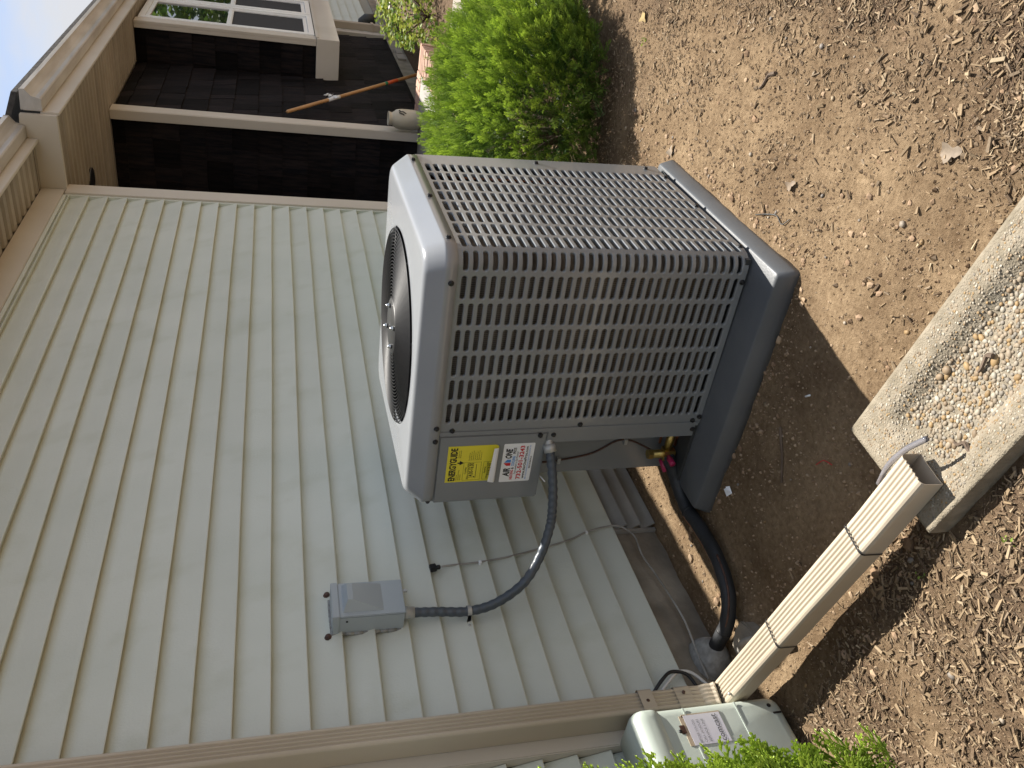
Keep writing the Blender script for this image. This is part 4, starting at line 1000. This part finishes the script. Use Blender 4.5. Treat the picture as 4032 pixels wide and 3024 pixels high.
for (n, k0, k1, sd, tp) in ((5200, .92, 1.03, 1, (.6, 1.0)), (3600, .78, .93, 2, (.3, .6)), (2300, .50, .78, 3, (.05, .3)), (1500, .80, 1.0, 4, (.3, .7))):
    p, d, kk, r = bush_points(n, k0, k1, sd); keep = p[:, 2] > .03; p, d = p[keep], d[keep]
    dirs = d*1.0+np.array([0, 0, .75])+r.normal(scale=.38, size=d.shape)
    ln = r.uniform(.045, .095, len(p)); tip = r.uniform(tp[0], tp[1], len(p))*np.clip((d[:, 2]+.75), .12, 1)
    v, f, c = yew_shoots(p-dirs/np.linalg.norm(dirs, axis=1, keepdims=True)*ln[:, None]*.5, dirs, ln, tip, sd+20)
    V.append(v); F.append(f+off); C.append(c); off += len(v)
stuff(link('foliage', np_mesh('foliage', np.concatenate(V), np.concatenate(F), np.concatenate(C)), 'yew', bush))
b = MB(); rr = random.Random(8)
for i in range(26):
    a = rr.uniform(0, 6.28); e = rr.uniform(.25, 1.4); L_ = .26
    d = Vector((math.cos(a)*math.cos(e)*1.3, math.sin(a)*math.cos(e)*1.15, math.sin(e)))
    p0 = Vector((-1.0+.05*math.cos(a), -.93+.05*math.sin(a), -.03)); b.tube(smooth_path([p0, p0+d*L_*.35+Vector((0,0,.06)), p0+d*L_*.75+Vector((0,0,.08)), p0+d*L_+Vector((0,0,.12))], 4), [.012-.0007*k for k in range(13)], 6)
b.build('stems', 'bark', bush)
# inner dark twigs mass keeps the light from passing straight through
# arborvitae sprays near the camera
def spray_template(seed):
    r = random.Random(seed); segs = []
    def br(p, d, l, depth, nrm):
        q = p+d*l; segs.append((p, q, depth))
        if depth >= 2: return
        n = 8 if depth == 0 else 4
        for i in range(n):
            t = .18+.78*i/n; s_ = 1 if i % 2 else -1
            side = d.cross(nrm).normalized()*s_; nd = (d*.78+side*.62+nrm*r.uniform(-.18, .18)).normalized()
            br(p+d*l*t, nd, l*(.52 if depth == 0 else .45)*(1.05-t*.6), depth+1, nrm)
    br(Vector((0,0,0)), Vector((0,0,1)), .085, 0, Vector((1,0,0)))
    V, F, C = [], [], []
    for p, q, dp in segs:
        d = (q-p).normalized(); w1 = d.cross(Vector((1,0,0))).normalized()*(.0030 if dp else .0022); w2 = Vector((1,0,0))*.0018; m_ = (p+q)/2
        o = len(V); V += [p-w1*.6, m_-w1, q, m_+w1, p-w2*.6, m_-w2, m_+w2]; F += [(o, o+1, o+2, o+3), (o+4, o+5, o+2, o+6)]
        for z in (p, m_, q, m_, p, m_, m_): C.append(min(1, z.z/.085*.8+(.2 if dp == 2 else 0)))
    return np.array([v[:] for v in V]), np.array(F), np.array(C)
arb = thing('arborvitae', 'bright green arborvitae with flat scaly sprays, in front of the pale green utility box', 'shrub', (-4.42, -.60, 0))
T = [spray_template(k) for k in range(3)]
V, F, C = [], [], []; off = 0; r = np.random.default_rng(33)
AC_ = np.array([-4.50, -.590, .66]); AR = np.array([.240, .33, .31])
for i in range(2600):
    d = r.normal(size=3); d /= np.linalg.norm(d); d = np.sign(d)*np.abs(d)**.72; d /= max(np.linalg.norm(d[:2]), abs(d[2]), .7)
    k = r.uniform(.78, 1.0) if i % 3 else r.uniform(.5, .8); p = AC_+d*AR*k*(1+.07*mnoise.noise((d[0]*3, d[1]*3, d[2]*3)))
    if p[2] < .02: continue
    up = np.array([d[0]*.8, d[1]*.8, .9])+r.normal(scale=.25, size=3); up /= np.linalg.norm(up)
    nrm = r.normal(size=3); nrm -= up*nrm.dot(up); nrm /= np.linalg.norm(nrm); sd = np.cross(up, nrm); s_ = r.uniform(.75, 1.3)
    tv, tf, tcx = T[i % 3]; v = (tv[:, :1]*nrm+tv[:, 1:2]*sd+tv[:, 2:3]*up)*s_+p-up*.05
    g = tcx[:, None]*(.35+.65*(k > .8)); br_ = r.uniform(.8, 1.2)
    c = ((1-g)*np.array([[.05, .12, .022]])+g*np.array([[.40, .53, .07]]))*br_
    V.append(v); F.append(tf+off); C.append(c); off += len(v)
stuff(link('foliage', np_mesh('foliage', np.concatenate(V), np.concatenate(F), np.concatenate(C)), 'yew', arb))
b = MB(); b.tube([(-4.47, -.585, -.05), (-4.47, -.58, .25), (-4.46, -.585, .78)], [.022, .015, .005], 8); rr = random.Random(6)
for i in range(18):
    a = rr.uniform(0, 6.28); z = rr.uniform(.2, .65); b.tube([(-4.47, -.585, z), (-4.47+.22*math.cos(a), -.585+.28*math.sin(a), z+.13)], [.007, .003], 5)
b.build('trunk', 'bark', arb)
# broad-leaved shrub by the walk, and the street tree that the bay window mirrors
def leaf_cloud(n, c, R, size, ca, cb, seed, flat=.0):
    r = np.random.default_rng(seed); d = r.normal(size=(n, 3)); d /= np.linalg.norm(d, axis=1, keepdims=True)
    lu = np.array([1+.25*mnoise.noise((q[0]*2.5, q[1]*2.5+seed, q[2]*2.5)) for q in d])[:, None]
    p = np.array(c)+d*np.array(R)*lu*r.uniform(.45, 1, (n, 1))**.5
    nd = r.normal(size=(n, 3))+d*.5+np.array([0, 0, .4]); nd, u, v = frames(nd); s_ = size*r.uniform(.6, 1.25, (n, 1))
    q = np.stack([p-u*s_*.5, p+v*s_*.32, p+u*s_*.5+nd*s_*.1, p-v*s_*.32], 1).reshape(-1, 3)
    t = r.uniform(0, 1, (n, 1)); col = np.repeat((1-t)*np.array([ca])+t*np.array([cb]), 4, 0)
    return q, np.arange(4*n).reshape(-1, 4), col
sh = thing('leafy_shrub', 'loose yellow-green leafy shrub in the mulch bed beyond the porch', 'shrub', (3.35, -.62, 0))
q, f, c = leaf_cloud(1500, (3.45, -.62, .17), (.95, .30, .30), .05, (.10, .19, .03), (.40, .44, .08), 5); keep = np.repeat(q[::4, 2] > 0, 4); 
stuff(link('foliage', np_mesh('foliage', q[keep], np.arange(keep.sum()).reshape(-1, 4), c[keep]), 'leaf', sh))
b = MB(); rr = random.Random(9)
for i in range(14): a = rr.uniform(0, 6.28); b.tube([(3.4, -.62, -.03), (3.4+.3*math.cos(a), -.62+.12*math.sin(a), .12), (3.4+.7*math.cos(a), -.62+.22*math.sin(a), .28)], [.008, .006, .003], 5)
b.build('stems', 'bark', sh)
tree = thing('street_tree', 'green leafy tree mirrored in the upper bay window pane', 'tree', (15.5, -4.6, 0))
q, f, c = leaf_cloud(9000, (15.5, -4.0, 4.3), (3.4, 2.9, 3.2), .22, (.05, .12, .02), (.20, .30, .05), 12); stuff(link('crown', np_mesh('crown', q, f, c), 'leaf', tree))
b = MB(); b.tube([(15.5, -4.6, -.1), (15.45, -4.6, 1.2), (15.5, -4.55, 2.6), (15.55, -4.6, 4.8)], [.20, .16, .12, .05], 10)
for a in (0, 1.3, 2.5, 3.9, 5.1): b.tube([(15.5, -4.58, 2.5), (15.5+.9*math.cos(a), -4.58+.9*math.sin(a), 3.7), (15.5+1.6*math.cos(a), -4.58+1.6*math.sin(a), 5.0)], [.08, .05, .02], 7)
b.build('trunk', 'bark', tree)

# ------------------------------------------------------------------ mulch, crumbs, stones, litter on the soil
def blocked(x, y):
    if -3.17 < x < -2.23 and -1.225 < y < -.315: return True
    q = Vector((x, y, 0))-S0; dt = SN.x*SD.y-SN.y*SD.x; a, l = (q.x*SD.y-q.y*SD.x)/dt, (SN.x*q.y-SN.y*q.x)/dt
    if -.01 < a < SW+.01 and -.01 < l < SL+.02: return True
    return y > -.006 or (x > -.6 and y < -1.13) or (.2 < x < 2.02 and y > -1.14)
def scatter(n, x0, x1, y0, y1, seed):
    r = np.random.default_rng(seed); out = []
    X = r.uniform(x0, x1, n*3); Y = r.uniform(y0, y1, n*3); U = r.random(n*3)
    for x, y, u in zip(X, Y, U):
        if u < dens(x, y) and not blocked(x, y): out.append((x, y))
        if len(out) >= n: break
    return np.array(out), r
def chips(pts, r, lmin, lmax):
    n = len(pts); L_ = (r.lognormal(0, .55, n)*(lmin+lmax)*.30).clip(lmin*.5, lmax*1.25); W_ = (L_*r.uniform(.14, .5, n)).clip(0, .008); T_ = np.clip(W_*r.uniform(.3, .6, n), .0012, .006)
    th = r.uniform(0, math.pi, n); tl = r.normal(scale=.22, size=n); ro = r.normal(scale=.3, size=n)
    ax = np.stack([np.cos(th)*np.cos(tl), np.sin(th)*np.cos(tl), np.sin(tl)], 1); ay = np.stack([-np.sin(th), np.cos(th), ro], 1); ay /= np.linalg.norm(ay, axis=1, keepdims=True)
    az = np.cross(ax, ay); c = np.c_[pts, np.array([gz(x, y) for x, y in pts])+T_*.5+np.abs(np.sin(tl))*L_*.35+r.uniform(0, .006, n)*r.random(n)]
    ax, ay, az = ax*L_[:, None]/2, ay*W_[:, None]/2, az*T_[:, None]/2
    tp = r.uniform(.08, 1, (n, 1)); tq = r.uniform(.08, 1, (n, 1)); ay = ay*r.uniform(.7, 1.3, (n, 1))
    bow = az*r.normal(scale=1.2, size=(n, 1)); v = np.stack([c-ax-ay*tp-az, c+ax-ay*tq-az, c+ax*.92+ay*tq-az, c-ax*.9+ay*tp-az, c-ax-ay*tp+az, c+ax*.95-ay*tq+az, c+ax+ay*tq+az, c-ax+ay*tp+az], 1).reshape(-1, 3)
    fq = np.array([(4,5,6,7),(0,1,5,4),(1,2,6,5),(2,3,7,6),(3,0,4,7)])
    f = (np.arange(n)[:, None, None]*8+fq[None]).reshape(-1, 4)
    pal = np.array([(.22,.158,.095),(.27,.198,.122),(.10,.07,.045),(.31,.235,.15),(.235,.178,.12),(.37,.295,.195),(.165,.115,.072)])
    col = pal[r.choice(len(pal), n, p=(.26,.22,.18,.08,.14,.03,.09))]*r.uniform(.8, 1.2, (n, 1))
    return v, f, np.repeat(col, 8, 0)
V, F, C = [], [], []; off = 0
for n, bx_, sz, sd in ((20000, (-4.75, -3.6, -2.0, -.03), (.004, .028), 1), (18000, (-3.8, -1.9, -2.5, -1.25), (.003, .026), 2), (13000, (-2.6, 1.2, -2.4, -.15), (.004, .022), 3), (2200, (2.0, 6.5, -1.1, -.05), (.012, .04), 4), (900, (-3.8, -2.0, -2.3, -.05), (.005, .02), 5), (14000, (-4.75, -3.6, -2.0, -.03), (.002, .009), 6), (14000, (-3.8, -1.7, -2.5, -1.2), (.002, .009), 7)):
    pts, r = scatter(n, *bx_, sd); v, f, c = chips(pts, r, *sz); V.append(v); F.append(f+off); C.append(c); off += len(v)
stuff(tag(link('wood_chip_mulch', np_mesh('wood_chip_mulch', np.concatenate(V), np.concatenate(F), np.concatenate(C)), 'chip'), 'brown wood chip mulch strewn over the soil', 'mulch'))
# crumbs of soil
r = np.random.default_rng(77); pts = []
for x, y in zip(r.uniform(-4.7, -1.4, 70000), r.uniform(-2.3, -.01, 70000)):
    if not blocked(x, y) and r.random() < .25+.55*sstep(-.2, .5, fbm(x, y, 2.6)): pts.append((x, y))
    if len(pts) > 24000: break
pts = np.array(pts); n = len(pts); OV = np.array([(1,0,0),(-1,0,0),(0,1,0),(0,-1,0),(0,0,1),(0,0,-1.)]); OF = np.array([(0,2,4),(2,1,4),(1,3,4),(3,0,4),(2,0,5),(1,2,5),(3,1,5),(0,3,5)])
s_ = r.lognormal(math.log(.0022), .5, (n, 1, 1)).clip(.001, .009); v = OV[None]*s_*r.uniform(.6, 1.3, (n, 6, 1))+np.c_[pts, [gz(x, y) for x, y in pts]][:, None, :]
v[:, :, 2] += s_[:, :, 0]*.25
pal = np.array([(.27,.19,.12),(.31,.225,.145),(.22,.15,.095),(.34,.255,.17)]); col = pal[r.choice(4, n)]*r.uniform(.85, 1.15, (n, 1))
stuff(tag(link('soil_crumbs', np_mesh('soil_crumbs', v.reshape(-1, 3), (np.arange(n)[:, None, None]*6+OF[None]).reshape(-1, 3), np.repeat(col, 6, 0)), 'crumb'), 'small brown crumbs of loose soil on the bare ground', 'soil'))
# clods turned up along the pad and the trench of the pipe
V, F, C = [], [], []; r = np.random.default_rng(91); i = 0
for x0, y0, x1, y1, n_, sp in ((-3.2, -1.235, -2.2, -1.235, 150, .03), (-3.21, -.3, -3.21, -1.2, 70, .03), (-2.20, -1.25, -1.7, -1.3, 80, .10), (-3.1, -.16, -3.6, -.14, 60, .05), (-3.9, -.5, -3.9, -1.0, 60, .05), (-2.9, -1.5, -2.2, -1.6, 90, .25), (-3.55, -1.2, -3.3, -1.9, 90, .15)):
    for k in range(n_):
        t = r.random(); x, y = x0+(x1-x0)*t+r.normal(scale=sp), y0+(y1-y0)*t+r.normal(scale=sp)
        if blocked(x, y): continue
        s0 = min(.016, r.lognormal(math.log(.0048), .5)); v = IV*np.array([s0*1.2, s0, s0*.7])*r.uniform(.65, 1.25, (len(IV), 1))+np.array([x, y, gz(x, y)+s0*.15])
        V.append(v); F.append(IF+i*len(IV)); C.append(np.repeat((np.array([(.29,.20,.13),(.24,.16,.10),(.34,.245,.16)])[r.integers(3)]*r.uniform(.85, 1.1))[None], len(IV), 0)); i += 1
stuff(tag(link('soil_clods', np_mesh('soil_clods', np.concatenate(V), np.concatenate(F), np.concatenate(C)), 'crumb'), 'loose clods of soil turned up along the pad and the pipe trench', 'soil'))
# small weeds
for (x, y, sz, n_, lb) in ((-1.78, -1.52, .035, 10, 'tiny yellow-green weed in the mulch before the green bush'), (-4.12, -1.10, .026, 9, 'tiny green weed in the wood chips beside the splash block'), (-3.98, -.86, .022, 7, 'tiny green sprig in the wood chips next to the downspout extension')):
    q, f, c = leaf_cloud(n_, (x, y, gz(x, y)+sz*.35), (sz*.6, sz*.6, sz*.4), sz*.38, (.10, .20, .03), (.30, .38, .06), int(sz*1000)); tag(link('weed', np_mesh('weed', q, f, c), 'leaf'), lb, 'weed')
# scattered pale pebbles
pts, r = [], np.random.default_rng(5)
while len(pts) < 220:
    x, y = r.uniform(-4.6, -1.6), r.uniform(-2.3, -.05)
    if not blocked(x, y): pts.append((x, y))
V, F, C = [], [], []
for i, (x, y) in enumerate(pts):
    s0 = r.lognormal(math.log(.0042), .4); th = r.uniform(0, 6.28); v = IV*np.array([s0*r.uniform(1, 1.6), s0, s0*.6])*r.uniform(.88, 1.1, (len(IV), 1)); c_, sn_ = math.cos(th), math.sin(th)
    V.append(np.c_[v[:,0]*c_-v[:,1]*sn_+x, v[:,0]*sn_+v[:,1]*c_+y, v[:,2]+gz(x, y)+s0*.3]); F.append(IF+i*len(IV))
    C.append(np.repeat((np.array([(.27,.205,.13),(.31,.26,.20),(.25,.165,.08),(.20,.175,.15)])[r.integers(4)]*r.uniform(.8, 1.2))[None], len(IV), 0))
stuff(tag(link('loose_pebbles', np_mesh('loose_pebbles', np.concatenate(V), np.concatenate(F), np.concatenate(C), True), 'pebble'), 'small pale pebbles scattered over the soil', 'pebbles'))
# single bits one can point at
def dry_leaf(x, y, s0, th, col, label, cup=.35):
    b = MB(); rings = []
    for i in range(7):
        t = i/6; w_ = s0*.30*math.sin(math.pi*(.08+.84*t))*(1+.45*math.sin(11*t+1)); row = []
        for k in (-1, -.5, 0, .5, 1):
            u, v = s0*(t-.5), w_*k; row.append((x+u*math.cos(th)-v*math.sin(th), y+u*math.sin(th)+v*math.cos(th), gz(x, y)+.004+abs(k)**1.5*w_*cup*(1+.8*math.sin(5*t+2*k))+.006*math.sin(3*t)))
        rings.append(row)
    b.loft(rings, closed=False); return tag(b.build('dry_leaf', mat('dry_leaf', col, tuple(c*.75 for c in col), .8, 60), fixn=False), label, 'leaf', 'dry leaves on the soil')
dry_leaf(-3.525, -1.673, .060, .4, (.25, .195, .14), 'largest crumpled pale tan leaf on the soil between splash block and mulch')
dry_leaf(-2.234, -1.235, .045, 1.9, (.26, .20, .14), 'dry tan leaf on the soil near the far corner of the pad')
dry_leaf(-1.72, -1.60, .055, 2.6, (.34, .24, .09), 'yellowish dry leaf in the mulch before the green bush')
dry_leaf(-3.011, -1.40, .040, .9, (.24, .18, .125), 'small curled brown leaf on the sunlit soil beside the pad')
wirep = [(-2.885, -1.260, gz(-2.885, -1.26)+.003), (-2.935, -1.283, gz(-2.93, -1.28)+.006), (-2.985, -1.300, gz(-2.985, -1.30)+.004), (-3.03, -1.292, gz(-3.03, -1.29)+.006), (-3.055, -1.318, gz(-3.05, -1.318)+.003)]
cable('wire_offcut', wirep, .0016, 'darkgrey', 'thin dark wire offcut lying on the sunlit soil beside the pad', 'wire', 6)
cable('wire_offcut', [(-3.52, -.80, gz(-3.52, -.80)+.003), (-3.545, -.835, gz(-3.545, -.835)+.005), (-3.575, -.845, gz(-3.575, -.845)+.003)], .0013, 'inkred', 'short red wire offcut on the shaded soil', 'wire', 6)
b = MB(); z_ = gz(-3.235, -.452)
b.add([(-3.250, -.462, z_+.004), (-3.228, -.474, z_+.006), (-3.215, -.450, z_+.013), (-3.238, -.438, z_+.010), (-3.233, -.462, z_+.016), (-3.222, -.466, z_+.015)], [(0,1,2,3), (0,4,5,1)]); tag(b.build('paper_scrap', 'paper', fixn=False), 'small white scrap of paper on the shaded soil beside the pad', 'litter')
b = MB(); b.tube([(-3.388, -.936, gz(-3.39, -.94)+.004), (-3.405, -.952, gz(-3.4, -.95)+.004)], .0028, 6); tag(b.build('plastic_bit', 'paper'), 'tiny white plastic stub on the shaded soil near the splash block', 'litter')
def twig(p, th, L_, r_, label):
    q = []
    for i in range(6):
        t = i/5; x, y = p[0]+L_*(t-.5)*math.cos(th)+.006*math.sin(5*t), p[1]+L_*(t-.5)*math.sin(th)+.006*math.cos(7*t); q.append((x, y, (p[2] if len(p) > 2 else gz(x, y))+r_*.8))
    b = MB(); b.tube(smooth_path(q, 3), [r_*(1-.45*k/15) for k in range(16)], 6, smooth=False); tag(b.build('twig', 'bark'), label, 'twig')
q = S0+SN*.15+SD*.36; twig((q.x, q.y, sb_h(.15, .36)+.004), 1.2, .05, .006, 'dark twig lying on the pebbles in the middle of the splash block')
q = S0+SN*.245+SD*.20; twig((q.x, q.y, sb_h(.245, .2)+.004), .15, .06, .006, 'brown twig on the pebbles near the mouth of the downspout extension')
twig((-3.38, -.73), 2.2, .16, .005, 'long thin root on the shaded soil between pad and downspout')
twig((-2.72, -1.62), .7, .10, .006, 'dark stick on the sunlit soil in front of the pad, nearest the mulch')
